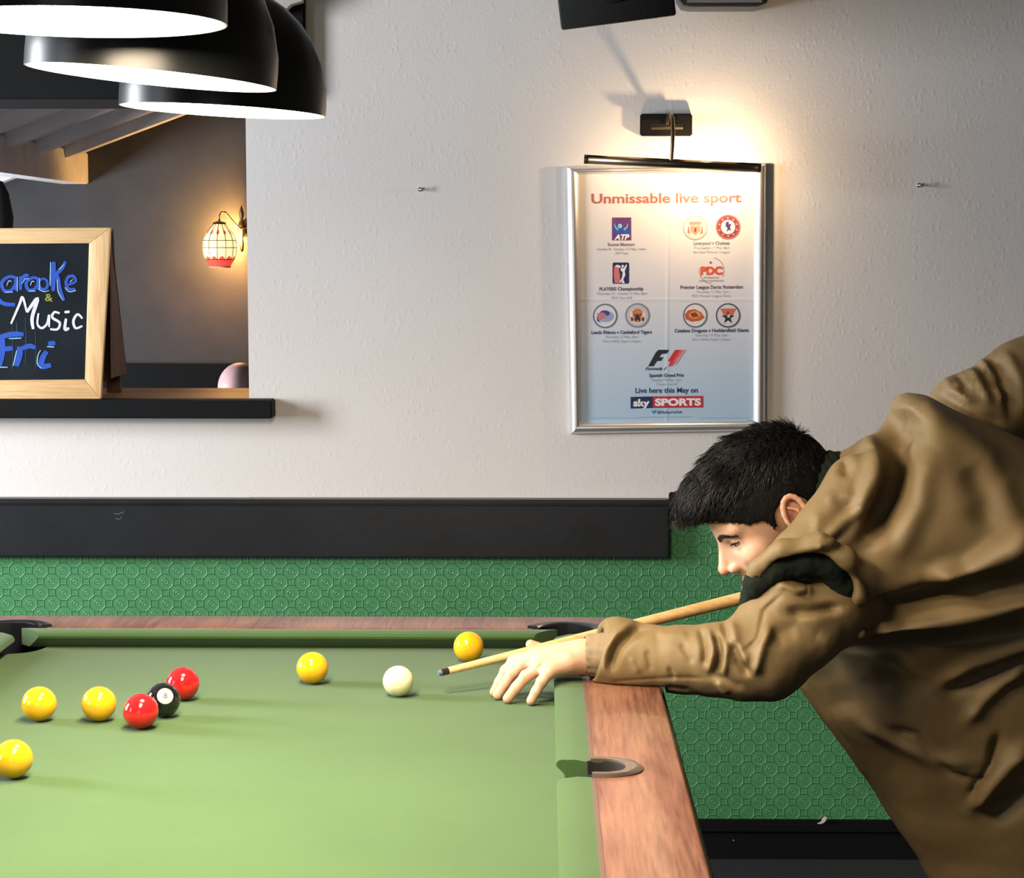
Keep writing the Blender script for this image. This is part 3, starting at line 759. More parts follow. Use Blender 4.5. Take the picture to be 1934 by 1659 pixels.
# round club badges
def badge(x,y,ring_c,fill):
    circ(x,y,23.5,(190,190,200),.0001); circ(x,y,23,ring_c,.0002,20.5); circ(x,y,20.5,fill,.0002)
badge(1313,430,(196,186,170),(236,228,214)); badge(1375,429,(190,110,100),(150,70,84))
poly2([(1301,419),(1325,419),(1323,425),(1303,425)],(214,150,126),.0004); poly2([(1304,427),(1322,427),(1322,437),(1313,445),(1304,437)],(226,160,140),.0004)
poly2([(1312,430),(1316,432),(1314,440),(1311,437)],(196,60,50),.0006)
for s in(-1,1): poly2([(1313+s*13,424),(1313+s*15,440),(1313+s*9,443)],(206,130,110),.0004)
circ(1375,429,13.5,(240,234,224),.0004); poly2([(1371,420),(1376,418),(1377,424),(1382,422),(1379,429),(1381,437),(1377,434),(1372,439),(1374,431),(1370,427)],(80,56,130),.0006)
for k in range(10):
    a=k*2*PI/10+.3; circ(1375+17*math.cos(a),429+17*math.sin(a),1.5,(232,206,180),.0005,n=8)
badge(1143,597,(100,104,124),(226,226,232)); badge(1204,596,(130,130,140),(196,196,204))
circ(1144,598,10.5,(160,168,214),.0004,sx=1.5); circ(1142,592,5.5,(56,74,150),.0006,sx=1.7); poly2([(1128,592),(1139,590),(1147,597),(1136,603),(1130,606)],(206,128,128),.0007); poly2([(1127,596),(1131,606),(1136,610),(1128,607)],(50,60,140),.0008)
circ(1204,597,15,(234,222,214),.0004)
poly2([(1194,588),(1200,583),(1208,583),(1214,588),(1213,600),(1208,609),(1200,609),(1195,600)],(206,128,84),.0005)
for s in(-1,1): poly2([(1204+s*3,594),(1204+s*7,592),(1204+s*5,598)],(40,30,34),.0006); poly2([(1204+s*8,602),(1204+s*13,598),(1204+s*12,606),(1204+s*8,607)],(60,50,56),.0006)
poly2([(1200,598),(1204,592),(1208,598),(1210,608),(1204,604),(1198,608)],(60,40,44),.0006)
badge(1313,596,(100,104,118),(226,224,228)); badge(1375,596,(70,74,96),(214,214,224))
poly2([(1293,594),(1300,586),(1312,584),(1324,590),(1331,600),(1322,606),(1306,608),(1295,603)],(196,96,60),.0004); circ(1312,595,7,(222,160,80),.0005,sx=1.6); poly2([(1303,592),(1314,590),(1320,598),(1308,600)],(150,60,40),.0006)
poly2([(1360,583),(1391,583),(1383,597),(1368,597)],(206,110,84),.0004)
st=[]
for k in range(10):
    a=-PI/2+k*PI/5; r_=13 if k%2==0 else 5; st.append((1375+r_*math.cos(a),600+r_*math.sin(a)))
poly2(st,(40,42,56),.0005); circ(1376,597,3.5,(200,196,204),.0006,sx=.8)
for c,mb in layers.items():
    mb.build('poster_print',ink(c),pe)

# ------------------------------------------------------------------ chalkboard on the sill
CY=WY-.045
ce=thing('chalkboard','pine framed A-frame chalkboard advertising karaoke and music, standing on the black sill','chalkboard',(P(40,752,CY).x,CY,SILL))
tilt=.035
def cb(px,py,off=0):   # point on the leaning front face
    yb=CY; q=P(px,py,yb)
    for _ in range(3):
        y=yb+(q.z-SILL)*tilt; q=P(px,py,y-off)
    return q
fo=[(-137,432),(208,430),(190,750),(-137,752)]; fi=[(-96,461),(168,460),(160,717),(-96,719)]
O=[cb(*p) for p in fo]; I2=[cb(*p) for p in fi]
O[2].z=SILL+.001; O[3].z=SILL+.001
for i in range(4):
    j=(i+1)%4; mb=MB(); pts=[O[i],O[j],I2[j],I2[i]]; fr=[(p.x,p.y,p.z) for p in pts]; bkk=[(p.x,p.y+.018,p.z) for p in pts]
    mb.add(fr+bkk,[(0,1,2,3),(7,6,5,4),(0,4,5,1),(1,5,6,2),(2,6,7,3),(3,7,4,0)])
    o=mb.build('frame_rail',M['pine_x'] if i%2==0 else M['pine'],ce); bevel_obj(o,.0018,2,50)
MB().add([(p.x,p.y+.005,p.z) for p in I2]+[(p.x,p.y+.012,p.z) for p in I2],[(0,1,2,3),(7,6,5,4),(0,4,5,1),(1,5,6,2),(2,6,7,3),(3,7,4,0)]).build('writing_surface',M['slate'],ce)
# rear leg frame
tr=Vector((O[1].x,O[1].y+.022,O[1].z-.004)); tl=Vector((O[0].x,tr.y,tr.z)); br=P(228,744,CY+.21); br.z=SILL+.001; bl=Vector((tl.x,br.y,br.z)); 
mb=MB(); th=.016
for (a,b2) in((tr,br),(tl,bl)):
    s=-1 if a is tr else 1; mb.add([tuple(a),tuple(b2),(b2.x+s*.035,b2.y,b2.z),(a.x+s*.035,a.y,a.z),(a.x,a.y+th,a.z),(b2.x,b2.y+th,b2.z),(b2.x+s*.035,b2.y+th,b2.z),(a.x+s*.035,a.y+th,a.z)],[(0,1,2,3),(7,6,5,4),(0,4,5,1),(1,5,6,2),(2,6,7,3),(3,7,4,0)])
mb.build('rear_leg',M['pine_dark'],ce)
mb=MB(); a0=tl.lerp(bl,.02);a1=tr.lerp(br,.02);a2=tr.lerp(br,.93);a3=tl.lerp(bl,.93)
mb.add([tuple(a0),tuple(a1),tuple(a2),tuple(a3)]+[(p.x,p.y+.01,p.z) for p in(a0,a1,a2,a3)],[(0,1,2,3),(7,6,5,4),(0,4,5,1),(1,5,6,2),(2,6,7,3),(3,7,4,0)]); mb.build('rear_panel',M['pine_dark'],ce)
mb=MB()
x=O[1].x-.006
mb.add([(x,O[1].y+.018,O[1].z-.01),(x,tr.y+.003,tr.z-.01),(x,br.y,SILL+.05),(x,O[2].y+.018,SILL+.05)]+[(x+.003,O[1].y+.018,O[1].z-.01),(x+.003,tr.y+.003,tr.z-.01),(x+.003+(br.x-tr.x)*.8,br.y,SILL+.05),(x+.003,O[2].y+.018,SILL+.05)],[(0,1,2,3),(7,6,5,4),(0,4,5,1),(1,5,6,2),(2,6,7,3),(3,7,4,0)])
mb.build('side_web',M['pine_dark'],ce)
chl={}
def chalk(s,x0,x1,yb,h,c,shear=0,bold=0,off=.0006,rot=0,dx=0,dy=0,yscale=1):
    v,f=txt_mesh(s,shear,bold); w0,w1=v[:,0].min(),v[:,0].max(); vv=[]
    for a in v:
        px=x0+(a[0]-w0)/(w1-w0)*(x1-x0)+dx; py=yb-a[1]/.7*h+(px-x0)*rot+dy+1.5*math.sin(px*.13)
        q=cb(px,py); vv.append((q.x,q.y+.005-off,q.z))
    chl.setdefault(c,MB()).add(vv,f)
def stroke(pts,w,c,off=.0012):
    pp=[cb(*p) for p in pts]; mb=chl.setdefault(c,MB())
    # smooth ribbon with real thickness
    P2=[Vector((q.x,q.y+.005-off,q.z)) for q in pp]; out=[]
    for i in range(len(P2)-1):
        a=P2[max(i-1,0)];b2=P2[i];c2=P2[i+1];d2=P2[min(i+2,len(P2)-1)]
        for k in range(6):
            t=k/6; out.append(.5*((2*b2)+(c2-a)*t+(2*a-5*b2+4*c2-d2)*t*t+(3*b2-a-3*c2+d2)*t**3))
    out.append(P2[-1]); n=len(out); r=w/1550.
    for i,p in enumerate(out):
        tg=(out[min(i+1,n-1)]-out[max(i-1,0)]).normalized(); nn=Vector((-tg.z,0,tg.x)); rr=r*(.7+.3*math.sin(PI*i/(n-1)))
        mb.v.append(tuple(p+nn*rr)); mb.v.append(tuple(p-nn*rr))
    base=len(mb.v)-2*n
    for i in range(n-1): mb.f.append((base+2*i,base+2*i+1,base+2*i+3,base+2*i+2))
BLU=(38,84,190); LB=(150,196,232); WC=(226,226,236); YG=(150,160,60)
# Karaoke (its K starts left of the frame)
stroke([(-44,488),(-46,520),(-44,548)],9,BLU); stroke([(-6,490),(-28,515),(-40,520),(-22,530),(0,570),(28,576)],9,BLU)
def letter_a(x,y,r=11):
    stroke([(x+r,y-r*.9),(x,y-r),(x-r,y-r*.2),(x-r*.7,y+r),(x+r*.3,y+r),(x+r,y)],6.5,BLU); stroke([(x+r,y-r),(x+r,y+r)],6.5,BLU)
    stroke([(x+r+3,y-r),(x+r+3,y+r+2)],1.7,LB,.0018); stroke([(x-r*.6,y+r+3),(x+r*.6,y+r+3)],1.7,LB,.0018)
    stroke([(x-r*.3,y+r*.3),(x,y-r*.4),(x+r*.4,y-r*.3)],1.7,LB,.0018)
letter_a(16,536,13); stroke([(38,522),(38,548)],6.5,BLU); stroke([(39,530),(46,521),(54,521)],6.5,BLU); stroke([(41,536),(47,527),(54,527)],1.7,LB,.0018)
letter_a(60,536,11)
stroke([(81,526),(74,531),(74,541),(80,547),(88,543),(88,531),(81,526)],5.5,BLU); stroke([(72,546),(82,551),(92,549)],1.7,LB,.0018)
stroke([(101,495),(100,520),(100,550)],9,BLU); stroke([(95,495),(94,540)],2,LB,.0018)
stroke([(123,494),(116,508),(103,520),(108,524),(112,545),(120,568)],8,BLU); stroke([(120,500),(110,510)],2,LB,.0018); stroke([(108,528),(109,550),(118,567)],2,LB,.0018)
stroke([(128,538),(142,532),(138,522),(128,524),(124,536),(130,546),(142,546)],6,BLU); stroke([(122,543),(130,551),(143,549)],2,LB,.0018); stroke([(131,533),(137,528)],1.7,LB,.0018)
chalk('&',84,99,570,14,YG,bold=.01)
# Music
stroke([(20,612),(36,575),(42,562),(50,590)],5,WC); stroke([(50,590),(70,564),(60,600),(62,622)],7,WC)
stroke([(72,592),(70,612),(78,620),(88,612),(92,595),(92,618)],4.5,WC); stroke([(112,592),(102,590),(98,600),(112,610),(108,622),(94,622)],5,WC)
stroke([(124,602),(122,622),(130,620)],6,WC); circ_=[(126,591),(129,592)]; stroke([(121,590),(131,589)],5,WC)
stroke([(155,602),(146,594),(138,606),(142,620),(155,616)],5,WC)
for (x,y0,y1,w) in((22,612,700,1.2),(47,600,690,1.5),(66,624,700,1.3),(30,608,640,2)): stroke([(x,y0),(x+1,(y0+y1)/2),(x,y1)],w,(40,70,90),.0007)
# Fri
stroke([(-10,640),(20,632),(44,632)],10,BLU); stroke([(4,640),(3,665),(-2,692)],12,BLU); stroke([(4,660),(24,658)],9,BLU); stroke([(16,640),(40,639)],2,LB,.0018)
stroke([(36,655),(36,670),(30,692)],12,BLU); stroke([(38,660),(54,654),(66,657)],9,BLU); stroke([(31,662),(24,692)],2,LB,.0018)
stroke([(88,664),(80,676),(78,692),(96,690)],11,BLU); stroke([(90,650),(104,648)],9,BLU); stroke([(76,662),(71,672),(70,688),(78,696)],2,LB,.0018); stroke([(88,655),(102,656)],2,LB,.0018); stroke([(-10,694),(14,694)],2,LB,.0018)
for c,mb in chl.items():
    o=mb.build('chalk_lettering',mat('chalk_%d_%d_%d'%c,lin(*c),.8,var=.1,vs_=90),ce)

# dark vase-like ornament at the far left, behind the chalkboard
q=P(2,433,WY+.22); vz=MB().lathe([(.0001,SILL),(.028,SILL),(.022,SILL+.03),(.012,SILL+.10),(.018,SILL+.28),(.03,SILL+.38),(.036,SILL+.44),(.026,SILL+.50),(.012,SILL+.53),(.0001,SILL+.535)],(q.x-.01,WY+.24,0),24)
tag(vz.build('vase',M['void'],smooth=True),'tall dark vase behind the chalkboard at the left edge of the photo','vase')
# pale bracket ornament below the beam top
q0_=P(535,30,WY-.06)
mb=MB(); prof2=[(489,-20),(489,8),(505,7),(520,12),(529,19),(535,26),(541,18),(550,9),(571,3),(571,-20)]
mb.prism([(P(x,y,WY-.06).x,P(x,y,WY-.06).z) for x,y in prof2],WY-.07,WY-.031)
tag(mb.build('wall_ornament',mat('pale_plaster',lin(196,192,182),.8)),'pale pointed plaster ornament on the black beam, at the top of the photo','ornament')

# ------------------------------------------------------------------ wall sconce in the far room
SC=P(415,465,FY-.16); S=1/ (F_PX/(FY-.16))
se=thing('wall_sconce','stained glass wall sconce with red and cream egg shaped shade, glowing in the far room','wall sconce',P(468,430,FY))
def segprof(h):   # egg radius (px) for height fraction 0 bottom..1 top
    pts=[(0,19),(.1,24),(.25,29.5),(.45,32),(.62,31),(.78,26),(.9,18),(1,11)]
    for (a,ra),(b2,rb) in zip(pts[:-1],pts[1:]):
        if h<=b2: return ra+(rb-ra)*(h-a)/(b2-a)
    return 11
H0,H1=504,424; ns,nh=12,40
lay={'cream':MB(),'red':MB(),'lead':MB()}
def sp_(a,h,rr=0): 
    r=(segprof(h)+rr)*S; z=SC.z+(465-(H0+(H1-H0)*h))*S; return (SC.x+r*math.cos(a),SC.y+r*math.sin(a),z)
NA=96
for i in range(NA):
    a0=2*PI*i/NA;a1=2*PI*(i+1)/NA
    ph=(i%8)/8.0; tri=abs(ph-.5)*2
    for k in range(nh):
        h0=k/nh;h1=(k+1)/nh; hm=(h0+h1)/2
        red= hm<.17+.09*(1-tri) or abs(hm-.80)+.10*abs(tri-1)*0+ (.055*tri if False else 0)<.0 
        if .74<hm<.87 and (1-tri)<1 and abs(hm-.805)/.065+ (1-tri if tri>.5 else 1)*1.6<1: red=True
        lay['red' if red else 'cream'].add([sp_(a0,h0),sp_(a1,h0),sp_(a1,h1),sp_(a0,h1)],[(0,1,2,3)])
gl_c=emis('cream_glass',(1,.80,.40),1.0); gl_r=emis('red_glass',(.85,.08,.05),.8)
sh=lay['cream'].build('glass_shade',gl_c,se,smooth=True); lay['red'].build('red_glass_panes',gl_r,sh,smooth=True)
mb=MB()
for i in range(12):
    a=2*PI*i/12; mb.tube([sp_(a,h,.3) for h in np.linspace(.17,1,14)],.0014,6)
for h in(.17,.45,.62):
    mb.tube([sp_(2*PI*k/48,h,.3) for k in range(49)],.0014,6)
mb.build('leading',M['brass'],sh)
zt1=SC.z+(465-424)*S; zb1=SC.z+(465-504)*S
MB().tube([sp_(2*PI*k/48,0,.3) for k in range(49)],.003,8).build('bottom_rim',mat('pale_rim',lin(220,190,150),.4),sh)
MB().lathe([(.0001,0),(.027,0),(.024,.006),(.008,.012),(.0001,.012)],(SC.x,SC.y,zt1),24).build('shade_cap',M['brass'],se,auto=40)
bp=P(466,432,FY-.0)
MB().lathe([(.0001,0),(.03,0),(.032,.006),(.022,.012),(.014,.03),(.0001,.034)],(bp.x,FY-.001,bp.z),24,Matrix.Rotation(PI/2,3,'X')).build('wall_plate',M['brass'],se,smooth=True)
mb=MB()
arm=[(SC.x,SC.y,zt1+.01),(SC.x,SC.y,zt1+.032),(SC.x+.008,SC.y,zt1+.045),(SC.x+.022,SC.y+.01,zt1+.045),(SC.x+.045,SC.y+.05,zt1+.01),(SC.x+.065,SC.y+.08,zt1-.015),(SC.x+.085,SC.y+.10,zt1-.01),(bp.x,FY-.03,bp.z)]
mb.tube(arm,.0035,10); mb.build('arm',M['brass'],se,smooth=True)
mb=MB(); mb.lathe([(.0001,-.09),(.006,-.085),(.009,-.06),(.005,-.04),(.012,-.02),(.016,0),(.012,.02),(.006,.035),(.010,.055),(.004,.08),(.0001,.09)],(bp.x-.012,FY-.05,bp.z),20); mb.build('finial',M['brass'],se,smooth=True)
point('sconce_bulb',(SC.x+.0,SC.y-.0,SC.z-.095),3.0,(1,.45,.16),.02)
point('sconce_bulb',(SC.x+.05,SC.y+.085,SC.z+.03),16,(1,.50,.13),.02)

# ------------------------------------------------------------------ cue
T0=P(829,1272,3.055); Td=(P(1398,1131,3.055)-T0); Td.y+=.46*Td.x; Td.normalize()
CL=1.47
# keep the cue on its photographed line while it runs away from the camera
T1=T0+Td*.5; px_=P(1398,1131,T0.y+.255); Td=(px_-T0).normalized()
cq=thing('pool_cue','pale ash pool cue held by the leaning man, its tip behind the white ball','pool cue',T0)
cr=lambda s:.0054+.0083*min(1,s/1.0)**.85
MB().tube([T0+Td*s for s in (.016,.2,.4,.6,.8,1.0)],[cr(s) for s in (.016,.2,.4,.6,.8,1.0)],20).build('shaft',M['cue_wood'],cq,auto=60)
MB().tube([T0+Td*1.0,T0+Td*CL],[cr(1.0),.0145],20).build('butt',M['black_wood'],cq,auto=60)
MB().tube([T0+Td*.004,T0+Td*.016],.0053,16).build('ferrule',M['ferrule'],cq,auto=40)
MB().tube([T0-Td*.001,T0+Td*.004],[.0042,.0050],16).build('tip',M['leather'],cq,auto=40)
def cue_at(px):
    lo,hi=0,1.4
    for _ in range(40):
        m=(lo+hi)/2; q=T0+Td*m; r=q-Vector((0,0,EYE))
        # project
        fwd=Vector(ray(967,829.5)); rt=Vector((math.cos(YAW),math.sin(YAW),0)); x=967+F_PX*r.dot(rt)/r.dot(fwd)
        if x<px: lo=m
        else: hi=m
    return T0+Td*lo

# ------------------------------------------------------------------ people: skin, cloth, hair
def skin_mat(name,base,stub=(.05,.04,.04)):
    t=NT(name); at=t.n('ShaderNodeAttribute',attribute_name='tint'); mx=t.n('ShaderNodeMixRGB')
    c=t.ramp(t.noise(45,4),[(.3,tuple(v*.93 for v in base)+(1,)),(.7,tuple(min(1,v*1.04) for v in base)+(1,))])
    t.l(c,mx.inputs[1]); t.l(at.outputs['Color'],mx.inputs[2]); t.l(at.outputs['Alpha'],mx.inputs[0]); t.l(mx.outputs[0],t.b.inputs['Base Color'])
    t.b.inputs['Roughness'].default_value=.48; t.b.inputs['Subsurface Weight'].default_value=.12; t.b.inputs['Subsurface Radius'].default_value=(.012,.005,.003); t.b.inputs['Subsurface Scale'].default_value=1
    t.bump(t.noise(260,4),.0003,.6); return t.m
SK=skin_mat('skin',(.62,.375,.265)); 
M['jacket']=mat('olive_khaki_cotton',lin(124,106,74)[:3],.5,var=.07,vs_=5,bump=.0004,bs=900,spec=.3)
M['jacket_r']=M['jacket']
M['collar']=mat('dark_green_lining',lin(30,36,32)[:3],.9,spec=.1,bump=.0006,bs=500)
M['hair']=mat('black_hair',(.008,.008,.009),.5,var=.3,spec=.28)
M['scalp_hair']=mat('black_hair_mass',(.007,.007,.008),.85,var=.3,spec=.08)
M['trouser']=mat('dark_trousers',(.02,.022,.028),.8,bump=.0005,bs=400)
M['shoe']=mat('dark_shoes',(.012,.012,.013),.5)
def set_tint(o,cols):
    me=o.data; a=me.color_attributes.new('tint','FLOAT_COLOR','POINT'); a.data.foreach_set('color',np.asarray(cols,np.float32).ravel())

def head_mesh(res=.0022,beard=True):
    """head in its own frame: x forward, y to its left, z up, origin between the ears"""
    f=Field((-.15,-.115,-.20),(.155,.115,.17),res)
    f.ell((-.004,0,.050),(.099,.076,.088),0)
    f.ell((.052,0,.052),(.052,.060,.050),.02)                   # forehead
    f.ell((.060,0,-.020),(.048,.054,.070),.025)                 # face
    for s in(-1,1):
        f.cone((-.002,s*.056,-.045),(.018,s*.052,-.072),.016,.016,.02)
        f.cone((.018,s*.052,-.072),(.085,s*.012,-.098),.017,.016,.02)  # jaw
        f.ell((.074,s*.040,-.010),(.022,.018,.017),.014)        # cheekbone
        f.cone((.094,s*.010,.038),(.078,s*.046,.040),.010,.009,.012) # brow ridge
        f.ell((.104,s*.033,.016),(.015,.016,.010),.010,'cut')   # socket
        f.ell((.0825,s*.031,.0175),(.0136,.0142,.0132),.004)      # lids over the eyeball
        f.ell((.0965,s*.036,.0168),(.0125,.0150,.0040),.0012,'cut') # the opening between them
        f.cone((.093,s*.018,.0265),(.079,s*.045,.0245),.0030,.0026,.003)
    f.ell((.094,0,-.100),(.017,.020,.014),.014)                 # chin
    f.cone((.103,0,.028),(.126,0,-.006),.0065,.0095,.010)       # nose
    f.cone((.090,0,.020),(.104,0,-.014),.014,.017,.010)
    f.ell((.128,0,-.009),(.0095,.010,.009),.005)
    for s in(-1,1):
        f.ell((.114,s*.0125,-.015),(.0105,.0065,.0075),.004)
        f.ell((.119,s*.0065,-.0205),(.0045,.003,.003),.002,'cut')
    f.cone((.100,0,-.030),(.104,0,-.040),.010,.008,.010)
    for s in(-1,1):
        f.cone((.1125,0,-.0455),(.098,s*.022,-.048),.0050,.003,.005)
        f.cone((.1105,0,-.0560),(.098,s*.020,-.052),.0062,.003,.005)
    f.cone((.120,0,-.0503),(.097,.022,-.0503),.0016,.0012,.002,'cut'); f.cone((.120,0,-.0503),(.097,-.022,-.0503),.0016,.0012,.002,'cut')
    f.chain([((-.035,0,-.02),.056),((-.055,0,-.09),.056),((-.075,0,-.20),.062)],.03)     # neck
    for s in(-1,1):                                                # ears
        f.ell((-.006,s*.0765,.004),(.017,.006,.028),.006)
        pts=[]
        for k in range(13):
            a=math.radians(200-k*22.5); pts.append(((-.007+.0175*math.cos(a)-.004*math.sin(a), s*(.086+.004*(1-math.sin(a))*.2), .006+.029*math.sin(a)),.0042 if k<9 else .0036))
        f.chain(pts,.003)
        f.ell((-.001,s*.083,-.024),(.009,.005,.009),.004)         # lobe
        f.chain([((-.004,s*.085,.020),.003),((-.013,s*.0855,.008),.0033),((-.011,s*.085,-.008),.003),((-.002,s*.084,-.014),.003)],.002)
        f.ell((-.002,s*.089,.000),(.0095,.0115,.0145),.003,'cut')
        f.cone((.008,s*.078,-.002),(.007,s*.081,-.007),.0045,.0035,.003)
    V,Q=f.mesh(); V=smoothmesh(V,Q,1,.4); return V,Q
def head_tint(V,beard,bald=False):
    c=np.zeros((len(V),4)); 
    def put(w,col):
        m=w>c[:,3]; c[m,:3]=col; c[:,3]=np.maximum(c[:,3],w)
    x,y,z=V.T
    lip=np.exp(-((z+.0505)/.0085)**2)*np.clip((x-.092)/.01,0,1)*(np.abs(y)<.023); put(np.clip(lip,0,1)*.55,(.50,.16,.13))
    ear=np.clip((np.abs(y)-.079)/.006,0,1)*np.clip(1-np.abs(x+.005)/.035,0,1); put(ear*.35,(.60,.16,.10)); inn=np.exp(-(((x+.002)/.009)**2+((z-.0)/.014)**2))*np.clip((.088-np.abs(y))/.004,0,1)*(np.abs(y)>.07); put(inn*.6,(.30,.07,.05))
    nose=np.exp(-((x-.128)**2+y**2+(z+.012)**2)/.012**2); put(nose*.30,(.62,.18,.12))
    t=(np.abs(y)-.010)/.042; zc=.0350+.0065*np.sin(PI*np.clip(t*1.1,0,1))-.004*t; put(np.exp(-((z-zc)/.0030)**2)*(t>0)*(t<1)*(x>.06)*.85*(not bald),(.03,.02,.018))
    if beard:
        st=np.clip((.0-z+.012)/.03,0,1)*np.clip((.034-np.abs(x-.030))/.012,0,1)*np.clip((np.abs(y)-.03)/.01,0,1)*.55; put(st,(.10,.07,.06))
        st=np.clip((-.045-z)/.02,0,1)*np.clip((x+.0)/.02,0,1)*.4; put(st,(.14,.09,.07))
    if bald:
        st=np.clip((z-.02)/.02,0,1)*np.clip((.0-y)/.03,0,1)*.8; put(st,(.10,.09,.09))  # stubble on one side only, its dark tint doubling as shade
    return c
def frame(fwd,side):      # columns: forward, left, up
    f=Vector(fwd).normalized(); s=Vector(side); s=(s-f*s.dot(f)).normalized(); u=f.cross(s)
    return np.array([[f.x,s.x,u.x],[f.y,s.y,u.y],[f.z,s.z,u.z]])

# --- the player
man=thing('person','man in an olive jacket with short black hair, leaning over the table to shoot','person',(.98,3.2,0))
HO=np.array(P(1480,974,3.20)); th=math.radians(38); yw=math.radians(7)
fw=Vector((-math.cos(th)*math.cos(yw),-math.cos(th)*math.sin(yw),-math.sin(th))); RH=frame(fw,(math.sin(yw)*0,-1,0))
V,Q=head_mesh(); tint=head_tint(V,True); HV=V.copy()
V=V@RH.T+HO
parts=[(V,Q,tint)]
# left hand forming the bridge
def hand_left():
    f=Field((-.10,2.90,.80),(.16,3.16,.93),.0016)
    g=lambda px,py,Y:tuple(P(px,py,Y))
    zf=BED+.0078
    tipI=PZ(934,1308,zf); tipM=PZ(940,1313,zf); tipR=PZ(959,1320,zf); tipP=PZ(1003,1324,zf)
    wr=P(1100,1240,3.035); 
    KI=P(972,1251,3.045); KM=P(990,1253,3.028); KR=P(1018,1262,3.003); KP=P(1038,1270,2.990)
    def finger(K,T,r0,r1,arch,dx=0):
        K=Vector(K);T=Vector(T); a=K.lerp(T,.42)+Vector((0,0,arch)); b=K.lerp(T,.74)+Vector((0,0,arch*.6))
        f.chain([(K,r0),(a,r0*.92),(b,r1*1.04),(T,r1)],.003); f.ell(a,(r0*1.02,)*3,.002)
    back=P(1060,1234,3.045)
    for K,r in((KI,.0125),(KM,.0125),(KR,.0118),(KP,.0105)):
        f.cone(K,Vector(wr).lerp(K,.25),r,.018,.014)
    f.cone(P(1020,1246,3.03),wr,.017,.0215,.016); f.cone(P(1075,1252,3.01),P(1110,1246,3.03),.012,.018,.014)
    f.cone(wr,P(1200,1236,3.03),.0225,.026,.012)
    f.cone(wr+Vector((0,-.006,.004)),P(1200,1236,3.03),.021,.026,.01)
    finger(KI,tipI,.0098,.0078,.006); finger(KM,tipM,.0098,.0080,.0065); finger(KR,tipR,.0096,.0079,.007); finger(KP,tipP,.0088,.0072,.004)
    # thumb on the far side, cocked up: the cue lies between it and the index knuckle
    c0=cue_at(1003); 
    tb=P(1062,1232,3.075); tk=c0+Vector((.026,.018,-.006)); tt=c0+Vector((-.001,.017,.006))
    f.chain([(tb,.015),(tk,.0105),(tt,.0078)],.008)
    # groove the cue runs in
    f.cone(cue_at(930),cue_at(1100),cr(.1)+.0004,cr(.25)+.0006,.002,'cut')
    # crease between knuckles
    for A_,B_ in((KI,KM),(KM,KR),(KR,KP)):
        m_=(Vector(A_)+Vector(B_))/2+Vector((-.002,-.004,.010)); f.cone(m_,m_+Vector((-.012,-.004,-.008)),.0028,.002,.004,'cut')
    V,Q=f.mesh(); return smoothmesh(V,Q,1,.5),Q,[tipI,tipM,tipR,tipP],[KI,KM,KR,KP]
V,Q,tips,kn=hand_left(); c=np.zeros((len(V),4))
for T in tips:
    d=np.linalg.norm(V-np.array(T),axis=1); w=np.clip(1-d/.014,0,1)*.35; m=w>c[:,3]; c[m,:3]=(.62,.22,.15); c[:,3]=np.maximum(c[:,3],w)
parts.append((V,Q,c))
# right hand gripping the butt, beyond the frame
gp=T0+Td*1.17
def hand_right():
    f=Field(tuple(gp-Vector((.09,.09,.09))),tuple(gp+Vector((.13,.10,.17))),.003)
    u=Td; n=Vector((0,0,1)); n=(n-u*n.dot(u)).normalized(); w=u.cross(n)
    f.cone(gp+n*.022-u*.03,gp+n*.022+u*.035,.016,.015,.01); f.cone(gp+n*.03,gp+Vector((.03,-.0,.13)),.022,.026,.015)
    for k in range(4):
        b=gp+u*(-.032+.021*k); pts=[]
        for a in range(7):
            an=math.radians(70-a*48); pts.append((b+(n*math.sin(an)+w*math.cos(an))*.0225,.0090-.0004*a))
        f.chain(pts,.002)
    pts=[]
    for a in range(4):
        an=math.radians(110+a*38); pts.append((gp-u*.045+u*.006*a+(n*math.sin(an)+w*math.cos(an))*.024,.0105-.0006*a))
    f.chain(pts,.002)
    f.cone(gp-u*.1,gp+u*.14,.0142,.0142,.001,'cut')
    return f.mesh()
V,Q=hand_right(); parts.append((V,Q,np.zeros((len(V),4))))
# trunk and arms under the clothes
f=Field((.05,2.85,.55),(1.35,3.70,1.42),.014)
el=P(1440,1247,2.99); ls=P(1590,1160,3.12)
f.chain([(P(1200,1236,3.03),.029),(P(1300,1242,3.0),.036),(el,.040)],.02); f.chain([(el,.040),(P(1520,1205,3.02),.038),(ls,.035)],.02)
f.chain([(P(1600,970,3.2),.055),(P(1690,1000,3.21),.085),(P(1900,1050,3.22),.09),(P(2120,1130,3.22),.10)],.05)
f.cone(ls,P(1690,1000,3.21),.035,.06,.03); f.cone(P(1790,860,3.34),P(1700,990,3.21),.05,.07,.04)
f.chain([(P(1790,860,3.34),.045),(P(2010,705,3.44),.045),(gp+Vector((.03,0,.12)),.027)],.02)
V,Q=f.mesh(); parts.append((V,Q,np.zeros((len(V),4))))
AV=[];AQ=[];AC=[];n0=0
for V,Q,c in parts: AV.append(V);AQ.append(Q+n0);AC.append(c);n0+=len(V)
body=np_link('body',np.concatenate(AV),np.concatenate(AQ),SK,man); set_tint(body,np.concatenate(AC))
